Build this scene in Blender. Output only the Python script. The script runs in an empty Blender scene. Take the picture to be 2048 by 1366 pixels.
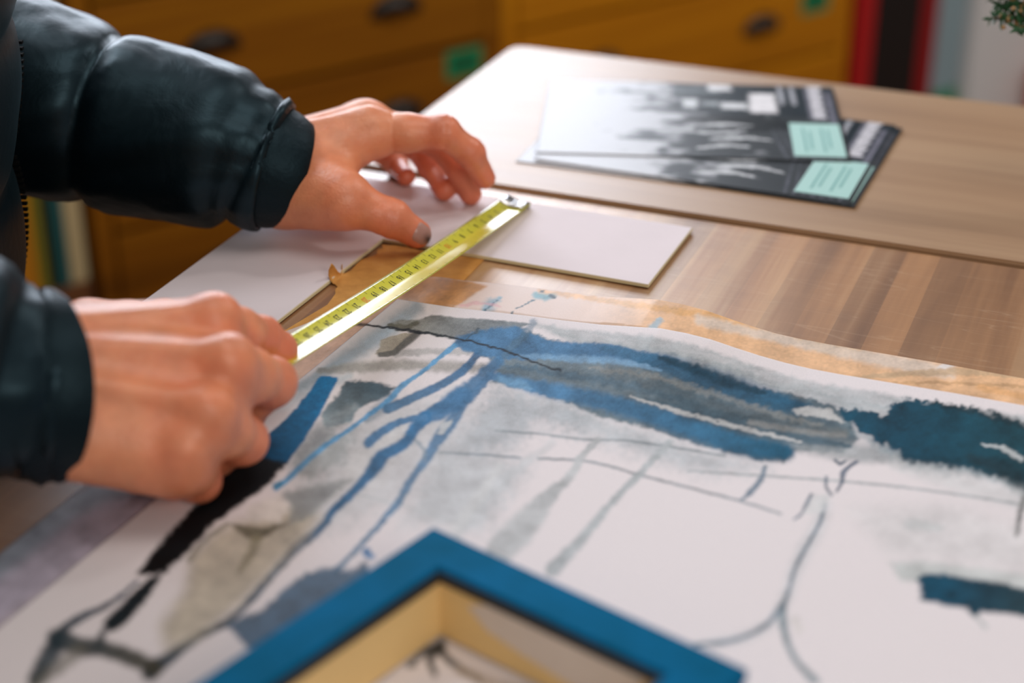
import bpy, bmesh, math, random
import numpy as np
from mathutils import Vector, Matrix
random.seed(4); rng = np.random.default_rng(11)
scn = bpy.context.scene; COL = scn.collection
V = lambda *a: np.array(a, float)
# ------------------------------------------------------------------ camera geometry
F = 3413.0; H = 0.403; PIT = math.radians(26.92); cp, sp = math.cos(PIT), math.sin(PIT)
CAM = V(0, 0, H)
def ray(x, y):
    u = (x-1024)/F; v = (y-683)/F
    return V(u, cp-v*sp, -(sp+v*cp))
def G(x, y, z=0.0):
    d = ray(x, y); return CAM+d*((z-H)/d[2])
def RY(x, y, Y):
    d = ray(x, y); return CAM+d*(Y/d[1])
def RD(parent, x, y, L):
    d = ray(x, y); w = CAM-parent; a = d@d; b = 2*d@w; c = w@w-L*L
    t = (-b+math.sqrt(max(b*b-4*a*c, 0)))/2/a
    return CAM+d*t
def proj(P):
    d = P-CAM; z = d[..., 1]*cp-d[..., 2]*sp; v = -(d[..., 1]*sp+d[..., 2]*cp)/z
    return 1024+F*d[..., 0]/z, 683+F*v
E1 = V(.9275, -.3738, 0); E2 = V(.3738, .9275, 0); TC = G(1027, 95); TC[2] = 0
def T(t, s, z=0.0): return TC+E1*t+E2*s+V(0, 0, z)      # table coordinates
# ------------------------------------------------------------------ object helpers
def tag(o, label=None, cat=None, group=None, kind=None):
    if label: o['label'] = label
    if cat: o['category'] = cat
    if group: o['group'] = group
    if kind: o['kind'] = kind
    return o
def link(name, me, mat, parent=None, smooth=False):
    if isinstance(me, bmesh.types.BMesh):
        m = bpy.data.meshes.new(name); me.normal_update(); me.to_mesh(m); me.free(); me = m
    if mat:
        for m_ in (mat if isinstance(mat, (list, tuple)) else [mat]): me.materials.append(m_)
    if smooth: me.polygons.foreach_set('use_smooth', [True]*len(me.polygons))
    o = bpy.data.objects.new(name, me); COL.objects.link(o)
    if parent: o.parent = parent
    return o
def empty(name, label=None, cat=None, loc=(0, 0, 0), rot=0, group=None):
    o = bpy.data.objects.new(name, None); COL.objects.link(o)
    o.location = loc; o.rotation_euler = (0, 0, rot); o.empty_display_size = .02
    return tag(o, label, cat, group)
def npmesh(name, verts, faces, colors=None):
    me = bpy.data.meshes.new(name)
    verts = np.asarray(verts, np.float32); faces = np.asarray(faces, np.int32)
    k = faces.shape[1]
    me.vertices.add(len(verts)); me.vertices.foreach_set('co', verts.ravel())
    me.loops.add(faces.size); me.loops.foreach_set('vertex_index', faces.ravel())
    me.polygons.add(len(faces)); me.polygons.foreach_set('loop_start', np.arange(0, faces.size, k, dtype=np.int32))
    me.update(calc_edges=True)
    if colors is not None: setcol(me, colors)
    return me
def setcol(me, rgb, name='Col'):
    n = len(me.vertices); a = me.color_attributes.new(name, 'FLOAT_COLOR', 'POINT')
    c = np.ones((n, 4), np.float32); c[:len(rgb), :3] = rgb; a.data.foreach_set('color', c.ravel())
def box_bm(bm, c, s, M=None, bev=0.0, mi=0):
    r = bmesh.ops.create_cube(bm, size=1.0); vs = r['verts']
    for v in vs: v.co = Vector((v.co.x*s[0], v.co.y*s[1], v.co.z*s[2]))
    if bev:
        es = list({e for v in vs for e in v.link_edges})
        rr = bmesh.ops.bevel(bm, geom=es, offset=bev, segments=2, affect='EDGES', profile=.6)
        vs = list({v for f in rr['faces'] for v in f.verts} | {v for v in vs if v.is_valid})
    for v in vs:
        v.co = v.co+Vector(c)
        if M is not None: v.co = M @ v.co
    for f in {f for v in vs for f in v.link_faces}: f.material_index = mi
    return vs
def box(name, c, s, mat, parent=None, M=None, bev=0.002):
    bm = bmesh.new(); box_bm(bm, c, s, M, bev); return link(name, bm, mat, parent)
def frame_mat(ex, ey, ez, o):
    ex, ey, ez = Vector(ex), Vector(ey), Vector(ez)
    M = Matrix.Identity(4)
    for i in range(3):
        M[i][0], M[i][1], M[i][2], M[i][3] = ex[i], ey[i], ez[i], o[i]
    return M
TM = frame_mat(E1, E2, (0, 0, 1), TC)
def prism(name, pts, z0, z1, mat, parent=None, bev=0.0, M=None):
    bm = bmesh.new()
    a = [bm.verts.new((p[0], p[1], z0)) for p in pts]; b = [bm.verts.new((p[0], p[1], z1)) for p in pts]
    bm.faces.new(a[::-1]); top = bm.faces.new(b); n = len(pts)
    for i in range(n): bm.faces.new((a[i], a[(i+1) % n], b[(i+1) % n], b[i]))
    bmesh.ops.recalc_face_normals(bm, faces=bm.faces)
    if bev: bmesh.ops.bevel(bm, geom=list(top.edges), offset=bev, segments=2, affect='EDGES')
    if M is not None: bmesh.ops.transform(bm, matrix=M, verts=bm.verts)
    return link(name, bm, mat, parent)
def lin(c):
    c = np.asarray(c, float)/255.0
    return np.where(c <= .04045, c/12.92, ((c+.055)/1.055)**2.4)
def spline(pts, n):
    p = np.asarray(pts, float); m = len(p)
    d = np.r_[0, np.cumsum(np.linalg.norm(np.diff(p, axis=0), axis=1))]
    t = np.linspace(0, d[-1], n); out = np.zeros((n, p.shape[1]))
    tan = np.gradient(p, d, axis=0)
    k = np.clip(np.searchsorted(d, t, 'right')-1, 0, m-2); h = (d[k+1]-d[k]); u = ((t-d[k])/h)[:, None]; h = h[:, None]
    return (2*u**3-3*u**2+1)*p[k]+(u**3-2*u**2+u)*h*tan[k]+(-2*u**3+3*u**2)*p[k+1]+(u**3-u**2)*h*tan[k+1]
# ------------------------------------------------------------------ numpy noise
LAT = rng.random((256, 256)).astype(np.float32)
def vnoise(x, y):
    xi = np.floor(x).astype(np.int64); yi = np.floor(y).astype(np.int64)
    fx = (x-xi).astype(np.float32); fy = (y-yi).astype(np.float32)
    fx = fx*fx*(3-2*fx); fy = fy*fy*(3-2*fy)
    g = lambda a, b: LAT[a & 255, b & 255]
    return (g(xi, yi)*(1-fx)+g(xi+1, yi)*fx)*(1-fy)+(g(xi, yi+1)*(1-fx)+g(xi+1, yi+1)*fx)*fy
def fbm(x, y, o=3):
    s = 0; a = .5; n = 0
    for i in range(o): s = s+a*vnoise(x*2**i+17*i, y*2**i+31*i); n += a; a *= .5
    return s/n
def sstep(a, b, x):
    t = np.clip((x-a)/(b-a), 0, 1); return t*t*(3-2*t)
# ------------------------------------------------------------------ materials
class NT:
    def __init__(s, name):
        s.m = bpy.data.materials.new(name); s.m.use_nodes = True; s.t = s.m.node_tree; s.t.nodes.clear()
        s.out = s.n('ShaderNodeOutputMaterial'); s.b = s.n('ShaderNodeBsdfPrincipled')
        s.l(s.b.outputs[0], s.out.inputs[0])
    def n(s, ty, **k):
        x = s.t.nodes.new(ty)
        for a, b in k.items():
            if hasattr(x, a): setattr(x, a, b)
            else: x.inputs[a.replace('_', ' ')].default_value = b
        return x
    def l(s, a, b): s.t.links.new(a, b)
    def set(s, **k):
        for a, b in k.items(): s.b.inputs[a.replace('_', ' ')].default_value = b
        return s
    def tex(s, scale=(1, 1, 1), rot=(0, 0, 0), src='Object'):
        c = s.n('ShaderNodeTexCoord'); mp = s.n('ShaderNodeMapping')
        mp.inputs['Scale'].default_value = scale; mp.inputs['Rotation'].default_value = rot
        s.l(c.outputs[src], mp.inputs[0]); return mp.outputs[0]
    def noise(s, vec, scale, detail=4, rough=.55, dist=0):
        x = s.n('ShaderNodeTexNoise'); s.l(vec, x.inputs['Vector'])
        x.inputs['Scale'].default_value = scale; x.inputs['Detail'].default_value = detail
        x.inputs['Roughness'].default_value = rough; x.inputs['Distortion'].default_value = dist
        return x.outputs[0]
    def ramp(s, fac, stops):
        r = s.n('ShaderNodeValToRGB'); e = r.color_ramp.elements
        while len(e) < len(stops): e.new(.5)
        for q, (p, c) in zip(e, stops): q.position = p; q.color = (*c, 1)
        s.l(fac, r.inputs[0]); return r.outputs[0]
    def mix(s, fac, a, b, mode='MIX'):
        x = s.n('ShaderNodeMix'); x.data_type = 'RGBA'; x.blend_type = mode
        for sock, v in ((0, fac), (6, a), (7, b)):
            if isinstance(v, (int, float)): x.inputs[sock].default_value = v
            elif isinstance(v, (tuple, list)): x.inputs[sock].default_value = (*v, 1) if len(v) == 3 else v
            else: s.l(v, x.inputs[sock])
        return x.outputs[2]
    def math(s, op, a, b=0.0):
        x = s.n('ShaderNodeMath'); x.operation = op
        for i, v in enumerate((a, b)):
            if isinstance(v, (int, float)): x.inputs[i].default_value = v
            else: s.l(v, x.inputs[i])
        return x.outputs[0]
    def bump(s, h, strength=.2, dist=.001, prev=None):
        b = s.n('ShaderNodeBump'); b.inputs['Strength'].default_value = strength; b.inputs['Distance'].default_value = dist
        s.l(h, b.inputs['Height'])
        if prev: s.l(prev, b.inputs['Normal'])
        s.l(b.outputs[0], s.b.inputs['Normal']); return b.outputs[0]
    def col(s, c):
        if isinstance(c, (tuple, list)): s.b.inputs['Base Color'].default_value = (*c, 1)
        else: s.l(c, s.b.inputs['Base Color'])
        return s
    def attr(s, name='Col'):
        a = s.n('ShaderNodeVertexColor'); a.layer_name = name; return a.outputs[0]
def L3(r, g, b): return tuple(float(q) for q in lin((r, g, b)))
def plain(name, rgb, rough=.5, spec=.5, noise=0.0, nscale=40, bump=0.0, bscale=200, coat=0.0):
    t = NT(name); c = L3(*rgb)
    if noise:
        f = t.noise(t.tex(), nscale, 4); d = tuple(q*(1-noise) for q in c); e = tuple(min(1, q*(1+noise)) for q in c)
        t.col(t.ramp(f, [(.3, d), (.7, e)]))
    else: t.col(c)
    t.set(Roughness=rough, Specular_IOR_Level=spec, Coat_Weight=coat)
    if bump: t.bump(t.noise(t.tex(), bscale, 3), bump, .001)
    return t.m
def wood(name, dark, mid, light, along=0, scale=1.0, rough=.35, coat=.0, spec=.5, plank=0.0, crough=.2, scratches=False, stain=False):
    t = NT(name)
    s1 = [14*scale]*3; s1[along] = 1.1*scale
    s2 = [90*scale]*3; s2[along] = 3.0*scale
    f1 = t.noise(t.tex(tuple(s1)), 1.0, 5, .6, .8); f2 = t.noise(t.tex(tuple(s2)), 1.0, 3, .6)
    f = t.math('ADD', t.math('MULTIPLY', f1, .68), t.math('MULTIPLY', f2, .32))
    c = t.ramp(f, [(.30, L3(*dark)), (.5, L3(*mid)), (.68, L3(*light))])
    if plank:
        co = t.tex(); sep = t.n('ShaderNodeSeparateXYZ'); t.l(co, sep.inputs[0])
        ax = sep.outputs[1-along]
        k = t.math('FLOOR', t.math('DIVIDE', ax, plank))
        wn = t.n('ShaderNodeTexWhiteNoise'); wn.noise_dimensions = '1D'; t.l(k, wn.inputs['W'])
        c = t.mix(1.0, c, t.ramp(wn.outputs[0], [(0, (.78, .75, .72)), (.5, (1.0, .98, .95)), (1, (1.2, 1.17, 1.12))]), 'MULTIPLY')
    if stain:
        f3 = t.noise(t.tex((1, 1, 1)), 9.0, 4, .6)
        c = t.mix(t.ramp(f3, [(.55, (0, 0, 0)), (.75, (.3, .3, .3))]), c, L3(70, 45, 32))
    if scratches:
        for k, (rz, sc) in enumerate(((.5, 5), (1.9, 4), (2.6, 6))):
            f4 = t.noise(t.tex((sc, sc*16, 1), (0, 0, rz)), 1.0, 1, .4, .3)
            c = t.mix(t.ramp(f4, [(.495, (0, 0, 0)), (.5, (.18, .18, .18)), (.505, (0, 0, 0))]), c, L3(214, 184, 150))
    t.col(c); t.set(Roughness=rough, Specular_IOR_Level=spec, Coat_Weight=coat, Coat_Roughness=crough, Coat_IOR=1.6)
    t.bump(f2, .12, .0006)
    rr = t.n('ShaderNodeMapRange'); t.l(f1, rr.inputs[0]); rr.inputs[3].default_value = rough-.07; rr.inputs[4].default_value = rough+.12
    t.l(rr.outputs[0], t.b.inputs['Roughness'])
    return t.m
M_TABLE = wood('table planks', (112, 72, 40), (164, 118, 76), (206, 168, 126), along=1, rough=.36, coat=1.0, plank=.019, crough=.44, scratches=True, stain=True)
M_END = wood('table end board wood', (132, 98, 68), (160, 124, 90), (178, 144, 108), along=0, scale=.8, rough=.42, coat=.7, crough=.46)
M_LEG = wood('table leg wood', (90, 52, 30), (130, 82, 48), (160, 110, 70), along=2)
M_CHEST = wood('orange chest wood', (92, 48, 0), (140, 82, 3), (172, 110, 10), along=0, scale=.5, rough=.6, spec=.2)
M_CHESTGAP = plain('dark gap', (40, 22, 8), .8)
M_HANDLE = plain('dark handle', (38, 26, 14), .4)
M_LABEL = plain('green label card', (20, 150, 95), .7)
M_LABEL2 = plain('dark green print', (4, 98, 58), .7)
M_CARD = plain('white mount board', (224, 213, 217), .7, .2, .02, 30)
M_BEVEL = plain('cream board core', (226, 214, 170), .8)
M_KRAFT = NT('kraft paper')
_f = M_KRAFT.noise(M_KRAFT.tex((1, 1, 1)), 60, 5, .65)
M_KRAFT.col(M_KRAFT.ramp(_f, [(.3, L3(188, 132, 68)), (.55, L3(210, 152, 80)), (.75, L3(222, 168, 98))])).set(Roughness=.75, Specular_IOR_Level=.25)
M_KRAFT.bump(M_KRAFT.noise(M_KRAFT.tex(), 900, 3), .25, .0005); M_KRAFT = M_KRAFT.m
def paper_mat(name, rough, spec, coat, bscale, bstr, grain):
    t = NT(name); a = t.attr()
    g = t.noise(t.tex(), 1900, 3, .7)
    lum = t.n('ShaderNodeRGBToBW'); t.l(a, lum.inputs[0])
    amt = t.math('MULTIPLY', t.math('SUBTRACT', 1.0, lum.outputs[0]), grain)
    gm = t.ramp(g, [(.3, (.62, .66, .68)), (.5, (1, 1, 1)), (.72, (1.5, 1.42, 1.36))])
    t.col(t.mix(amt, a, t.mix(1.0, a, gm, 'MULTIPLY')))
    t.set(Roughness=rough, Specular_IOR_Level=spec, Coat_Weight=coat, Coat_Roughness=.3)
    t.bump(t.noise(t.tex(), bscale, 3), bstr, .0004); return t.m
M_PAINT = paper_mat('painted watercolour paper', .65, .15, 0, 1500, .16, .8)
M_SHEET = paper_mat('glassine sheet', .5, .4, .12, 750, .3, .2)
M_FLYER = paper_mat('glossy print', .36, .2, .0, 300, .02, .1)
M_MINT = plain('mint sticker', (168, 208, 202), .5)
M_MINT2 = plain('mint print', (118, 170, 166), .6)
M_BLUE = NT('blue painted wood'); _f = M_BLUE.noise(M_BLUE.tex((1, 1, 1)), 30, 4)
M_BLUE.col(M_BLUE.ramp(_f, [(.35, L3(0, 88, 124)), (.65, L3(4, 100, 146))])).set(Roughness=.7, Specular_IOR_Level=.04); M_BLUE = M_BLUE.m
M_BLACK = plain('black lip', (12, 12, 14), .6)
M_CREAM = plain('cream inner side', (232, 200, 140), .6, .3, .05, 25)
M_CREAM2 = plain('pale inner patch', (222, 210, 200), .6, .3, .05, 60)
M_YEL = plain('yellow tape lacquer', (224, 218, 66), .3, .5, .03, 80, coat=1.0); _b = M_YEL.node_tree.nodes['Principled BSDF'].inputs; _b['Coat IOR'].default_value = 1.9; _b['Coat Roughness'].default_value = .2
M_INK = plain('black print', (28, 30, 24), .6)
M_RINK = plain('orange print', (225, 110, 40), .6)
M_STEEL = NT('steel'); M_STEEL.col((.72, .72, .74)).set(Metallic=1.0, Roughness=.28); M_STEEL = M_STEEL.m
M_CASE = plain('black tape case', (18, 18, 20), .45)
M_TROUS = plain('dark trousers cloth', (26, 28, 36), .9, .2, .1, 60)
M_SHOE = plain('dark shoe', (22, 20, 18), .5)
M_HAIR = plain('dark brown hair', (40, 28, 20), .6, .4, .3, 150)
# jacket
t = NT('black nylon'); f = t.noise(t.tex(), 7, 4)
t.col(t.ramp(f, [(.3, L3(2, 7, 10)), (.7, L3(5, 14, 20))])).set(Roughness=.40, Specular_IOR_Level=.45, Specular_Tint=(.45, .8, 1.0, 1), Sheen_Weight=.02, Sheen_Roughness=.4, Sheen_Tint=(.35, .7, .9, 1))
b1 = t.bump(t.noise(t.tex((1, 1, 1)), 38, 4, .6, .6), .16, .004); t.bump(t.noise(t.tex(), 2600, 2), .12, .0003, b1); M_NYLON = t.m
t = NT('black ribbed cuff'); t.col(L3(1, 5, 8)).set(Roughness=.5, Specular_IOR_Level=.35, Specular_Tint=(.45, .8, 1.0, 1)); t.bump(t.noise(t.tex((1, 1, 1)), 300, 3), .4, .001); M_CUFF = t.m
# skin
t = NT('skin'); a = t.attr()
f = t.noise(t.tex(), 90, 5, .65); f2 = t.noise(t.tex(), 420, 3, .6); f3 = t.noise(t.tex(), 28, 3)
c = t.mix(t.ramp(f, [(.38, (0, 0, 0)), (.7, (.5, .5, .5))]), a, t.mix(1.0, a, (.88, .66, .60), 'MULTIPLY'))
c = t.mix(t.ramp(f3, [(.5, (0, 0, 0)), (.75, (.4, .4, .4))]), c, t.mix(1.0, a, (1.06, .78, .74), 'MULTIPLY'))
t.col(c); t.set(Roughness=.40, Specular_IOR_Level=.65, Subsurface_Weight=.12, Subsurface_Scale=.006)
t.b.inputs['Subsurface Radius'].default_value = (1.0, .35, .2)
v = t.n('ShaderNodeTexVoronoi'); t.l(t.tex((1, 1, 1)), v.inputs['Vector']); v.inputs['Scale'].default_value = 700
b1 = t.bump(f2, .28, .0012); t.bump(v.outputs['Distance'], .18, .0005, b1); M_SKIN = t.m
t = NT('thumbnail'); t.col(t.attr()).set(Roughness=.28, Specular_IOR_Level=.5); M_NAIL = t.m
# ------------------------------------------------------------------ camera
cam = bpy.data.cameras.new('camera'); co = bpy.data.objects.new('camera', cam); COL.objects.link(co)
cam.lens = 60; cam.sensor_width = 36; cam.clip_start = .02; co.location = (0, 0, H)
co.rotation_euler = (math.pi/2-PIT, 0, 0); scn.camera = co
cam.dof.use_dof = True; cam.dof.focus_distance = .895; cam.dof.aperture_fstop = 3.6; cam.dof.aperture_blades = 9
# ------------------------------------------------------------------ room
FZ = -.75
CD = V(.80, .60, 0); CN = V(.60, -.80, 0)                 # plan-chest run and its outward normal
CL = RY(203, 580, 2.0); CL[2] = 0
M_FLOOR = wood('floor boards', (60, 44, 32), (92, 68, 48), (112, 86, 64), along=1, scale=.6, rough=.55, plank=.12)
M_WALL = plain('plaster wall', (58, 54, 52), .85, .2, .04, 3)
bm = bmesh.new(); box_bm(bm, (0, 1.5, FZ-.05), (9, 9, .1)); tag(link('floor', bm, M_FLOOR), kind='structure')
WL = CL-CN*.62; WM = frame_mat(CD, -CN, (0, 0, 1), WL)    # wall frame: x along, y back, z up
WX0, WX1, WZ0, WZ1 = -.35, 1.58, .34, 1.18
def wall_with_hole():
    bm = bmesh.new()
    X0, X1, Z0, Z1 = -2.2, 4.2, FZ, 2.1
    for (a, b, c, d) in ((X0, WX0, Z0, Z1), (WX1, X1, Z0, Z1), (WX0, WX1, Z0, WZ0), (WX0, WX1, WZ1, Z1)):
        box_bm(bm, ((a+b)/2, .06, (c+d)/2), (b-a, .12, d-c), WM)
    return link('wall_back', bm, M_WALL)
tag(wall_with_hole(), kind='structure')
bm = bmesh.new(); M_WIN = plain('white window paint', (225, 222, 215), .4)
for (a, b, c, d) in ((WX0, WX0+.05, WZ0, WZ1), (WX1-.05, WX1, WZ0, WZ1), (WX0, WX1, WZ0, WZ0+.05), (WX0, WX1, WZ1-.05, WZ1), ((WX0+WX1)/2-.02, (WX0+WX1)/2+.02, WZ0, WZ1)):
    box_bm(bm, ((a+b)/2, .04, (c+d)/2), (b-a, .05, d-c), WM)
tag(link('window_1', bm, M_WIN), kind='structure')
# ------------------------------------------------------------------ plan chests
M_CHEST_LIT = wood('brightly lit chest wood', (146, 86, 2), (196, 122, 8), (218, 148, 20), along=0, scale=.5, rough=.6, spec=.2)  # chest wood made paler; the brighter light on the right is in its colour
def plan_chest(x0, x1, label, labels_on, hx, M_CHEST=M_CHEST):
    root = empty('plan_chest', label, 'plan chest', tuple(CL+CD*x0+V(0, 0, FZ)), math.atan2(CD[1], CD[0]), 'wooden plan chests behind the table' if False else None)
    w = x1-x0; top = .02; hh = top-FZ; dep = .58
    bm = bmesh.new()
    box_bm(bm, (.0125, dep/2, hh/2), (.025, dep, hh)); box_bm(bm, (w-.0125, dep/2, hh/2), (.025, dep, hh))
    box_bm(bm, (w/2, dep/2, hh-.0125), (w-.05, dep, .025)); box_bm(bm, (w/2, dep-.01, hh/2), (w-.05, .02, hh-.05))
    box_bm(bm, (w/2, dep/2, .03), (w-.05, dep-.03, .06))
    link('carcass', bm, M_CHEST, root)
    # drawer pitch read from the photographed gaps
    pitch = .150; zref = GAP-FZ
    k = 0
    while True:
        z1 = zref+pitch*(4-k); z0 = z1-pitch
        k += 1
        if z1 > hh-.02: continue
        if z0 < .06: z0 = .065
        if z1-z0 < .05: break
        d = box('drawer', (w/2, .012, (z0+z1)/2), (w-.056, .03, z1-z0-.007), M_CHEST, root, None, .003)
        for cx in hx:
            cz = (z0+z1)/2
            bm = bmesh.new()
            n = 14; rings = []
            for i in range(n+1):
                a = math.pi*i/n; r = []
                for j in range(7):
                    b = math.pi/2*j/6
                    r.append(bm.verts.new((cx+.043*math.cos(a)*math.cos(b*.9), -.003-.020*math.sin(b)*(.35+.65*math.sin(a)), cz-.012+.030*math.sin(a)*math.cos(b*.8))))
                rings.append(r)
            for i in range(n):
                for j in range(6): bm.faces.new((rings[i][j], rings[i+1][j], rings[i+1][j+1], rings[i][j+1]))
            h = link('cup_handle', bm, M_HANDLE, d, True)
            md = h.modifiers.new('s', 'SOLIDIFY'); md.thickness = .002
        if abs(z1-zref) < .01:
            lx, lz = labels_on[0]-x0, labels_on[1]-FZ
            bm = bmesh.new(); box_bm(bm, (lx, -.0038, lz), (.062, .001, .040), None, .0)
            lb = link('label', bm, M_LABEL, d); bm = bmesh.new(); box_bm(bm, (lx, -.0046, lz), (.046, .001, .024)); link('label_print', bm, M_LABEL2, lb)
        if z0 <= .066: break
def on_chest(x, y):
    d = ray(x, y); t = ((CL-CAM)@CN)/(d@CN); P = CAM+d*t; return (P-CL)@CD, P[2]
GAP = (on_chest(600, 150)[1]+on_chest(1150, 48)[1])/2
XM = on_chest(1000, 80)[0]; XR = on_chest(1690, 150)[0]
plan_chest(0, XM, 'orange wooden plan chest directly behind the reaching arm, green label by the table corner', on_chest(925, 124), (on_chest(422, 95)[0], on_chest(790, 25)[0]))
plan_chest(XM+.004, XR, 'orange wooden plan chest behind the flyers, beside the red and black upright books', on_chest(1628, 0), (.25*(XR-XM), on_chest(1515, 70)[0]-XM), M_CHEST_LIT)
# ------------------------------------------------------------------ upright things either side of the chests
def shelf(x0, x1, zt, label, depth=.28, off=.0):
    r = empty('low_shelf', label, 'shelf', tuple(CL+CD*x0+CN*off+V(0, 0, FZ)), math.atan2(CD[1], CD[0]))
    w = x1-x0; hh = zt-FZ
    box('shelf_board', (w/2, depth/2, hh-.0125), (w, depth, .025), M_LEG, r); box('side_panel', (.012, depth/2, (hh-.025)/2), (.024, depth, hh-.025), M_LEG, r)
    box('side_panel', (w-.012, depth/2, (hh-.025)/2), (.024, depth, hh-.025), M_LEG, r); return r
SZ = -.52
def pageblock(): return M_CREAMPG
M_CREAMPG = plain('book pages', (225, 215, 190), .8)
def book(x0, x1, h, rgb, label, dep=.22, name='book', cat='book', z=None, off=0.0, band=None, rough=.5, group=None):
    r = empty(name, label, cat, tuple(CL+CD*x0+CN*off), math.atan2(CD[1], CD[0]), group)
    w = x1-x0; r.location.z = SZ; m = plain('cover '+str(rgb), rgb, rough)
    bm = bmesh.new()
    box_bm(bm, (w/2, .004, h/2), (w, .008, h), None, .003)
    box_bm(bm, (.0015, dep/2, h/2), (.003, dep, h)); box_bm(bm, (w-.0015, dep/2, h/2), (.003, dep, h))
    link('cover', bm, m, r)
    box('pages', (w/2, dep/2, h/2), (w-.006, dep-.016, h-.008), M_CREAMPG, r, None, 0)
    if band:
        for (z0, z1, c) in band:
            box('spine_band', (w/2, -.0005, (z0+z1)/2*h), (w*.94, .001, (z1-z0)*h), plain('band '+str(c), c, .5), r, None, 0)
    return r
def cx(x, y): return on_chest(x, y)[0]
SZ = -.69; sr = shelf(XR+.01, XR+.80, SZ, 'low dark shelf right of the plan chests, holding upright books')
b0 = XR+.02
ex = [b0, cx(1742, 120), cx(1834, 120), cx(1866, 120), cx(1922, 120)]
book(ex[0], ex[1]-.001, .35, (188, 20, 22), 'bright red upright book nearest the plan chest', band=[(0, .34, (20, 14, 12))])
book(ex[1], ex[2]-.001, .36, (22, 12, 10), 'thick black upright book between two red ones')
book(ex[2], ex[3]-.001, .355, (150, 4, 10), 'dark red upright book right of the black one')
book(ex[3], ex[4]-.001, .345, (150, 172, 180), 'grey blue upright book with green bands on its spine', band=[(0, .26, (40, 140, 90)), (.86, 1, (90, 170, 130))])
bm = bmesh.new()
r = empty('storage_box', 'pale grey upright box at the right end of the shelf', 'box', tuple(CL+CD*(ex[4]+.006)+CN*.02+V(0, 0, SZ)), math.atan2(CD[1], CD[0]))
box('box_body', (.115, .12, .16), (.23, .24, .32), plain('pale grey card', (232, 230, 230), .6), r, None, .004)
box('lid', (.115, .12, .3325), (.236, .246, .025), plain('pale lid card', (236, 234, 232), .6), r, None, .003)
r = empty('orange_box', 'small orange box at the foot of the pale grey box', 'box', tuple(CL+CD*cx(2020, 195)+CN*.10+V(0, 0, SZ)), math.atan2(CD[1], CD[0]))
box('box_body', (.06, .03, .045), (.12, .06, .09), plain('orange card', (214, 96, 44), .6), r, None, .003); box('lid', (.06, .03, .098), (.124, .064, .016), plain('orange lid card', (206, 86, 38), .6), r, None, .002)
SZ = -.52
SH = shelf(-.36, -.012, SZ, 'low dark shelf left of the plan chests, partly hidden by the person', off=-.0)
for (xa, xb, hgt, c, lb) in ((203, 133, .42, (206, 184, 138), 'cream upright board closest to the plan chest, under the reaching arm'),
                          (131, 112, .37, (28, 100, 104), 'teal upright folder beside the cream board'),
                          (111, 90, .36, (26, 48, 34), 'dark green upright folder between teal and olive ones'),
                          (89, 70, .35, (140, 130, 34), 'olive yellow upright folder left of the dark green one'),
                          (69, 8, .37, (206, 132, 20), 'wide orange upright folder nearest the jacket zip')):
    a, b = cx(xb, 480), cx(xa, 480)
    b = min(b, -.014)
    if name_board := (c[0] == 206 and c[1] == 184):
        bm = bmesh.new(); rr = box('upright_board', ((b-a)/2, .10, hgt/2), (b-a, .2, hgt), plain('cream board', c, .7), None, None, .003)
        rr.location = CL+CD*a+V(0, 0, SZ); rr.rotation_euler = (0, 0, math.atan2(CD[1], CD[0])); tag(rr, lb, 'board')
    else: book(a, b-.001, hgt, c, lb, name='folder', cat='folder', dep=.2)
# ------------------------------------------------------------------ table
tb = empty('work_table', 'scratched brown wooden work table with a smoother board across its far end', 'table', tuple(TC+V(0, 0, FZ)), math.atan2(E1[1], E1[0]))
TW, TL, JD = 1.02, 1.75, -.2800
def tbx(name, t0, t1, s0, s1, z0, z1, mat, bev=.003, parent=tb):
    return box(name, ((t0+t1)/2, (s0+s1)/2, (z0+z1)/2-FZ), (t1-t0, s1-s0, z1-z0), mat, parent, None, bev)
tbx('tabletop', 0, TW, -TL, JD-.0012, -.030, 0, M_TABLE, .002)
# far end board with rounded outer corners, a hair thicker than the planks
pts = []
R = .012
for (cx_, cy_, a0) in ((TW-R, -R, 0), (R, -R, 90)):
    for k in range(7):
        a = math.radians(a0+15*k); pts.append((cx_+R*math.cos(a), cy_+R*math.sin(a)))
pts += [(0, JD+.0006), (TW, JD+.0006)]
prism('end_board', pts, -.030-FZ, .0022-FZ, M_END, tb, .0012)
for (t0, s0) in ((.05, -.12), (TW-.12, -.12), (.05, -TL+.05), (TW-.12, -TL+.05)):
    tbx('leg', t0, t0+.07, s0, s0+.07, FZ, -.030, M_LEG)
tbx('apron', .06, TW-.06, -.09, -.068, -.12, -.030, M_LEG); tbx('apron', .07, .092, -TL+.1, -.1, -.12, -.030, M_LEG)
tbx('apron', TW-.092, TW-.07, -TL+.1, -.1, -.12, -.030, M_LEG)
# ------------------------------------------------------------------ L shaped mount board
pl = [(-.0113, -.302), (.2365, -.302), (.2368, -.3885), (.0725, -.3860), (.0665, -.565), (-.0113, -.565)]
o = prism('mount_board', [tuple(T(*q)[:2]) for q in pl][::-1], .0010, .0030, [M_CARD, M_BEVEL], None, .0003)
for p in o.data.polygons:
    if abs(p.normal.z) < .6: p.material_index = 1
tag(o, 'L shaped white mount board lying under the left hand and tape', 'mount board')
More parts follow.
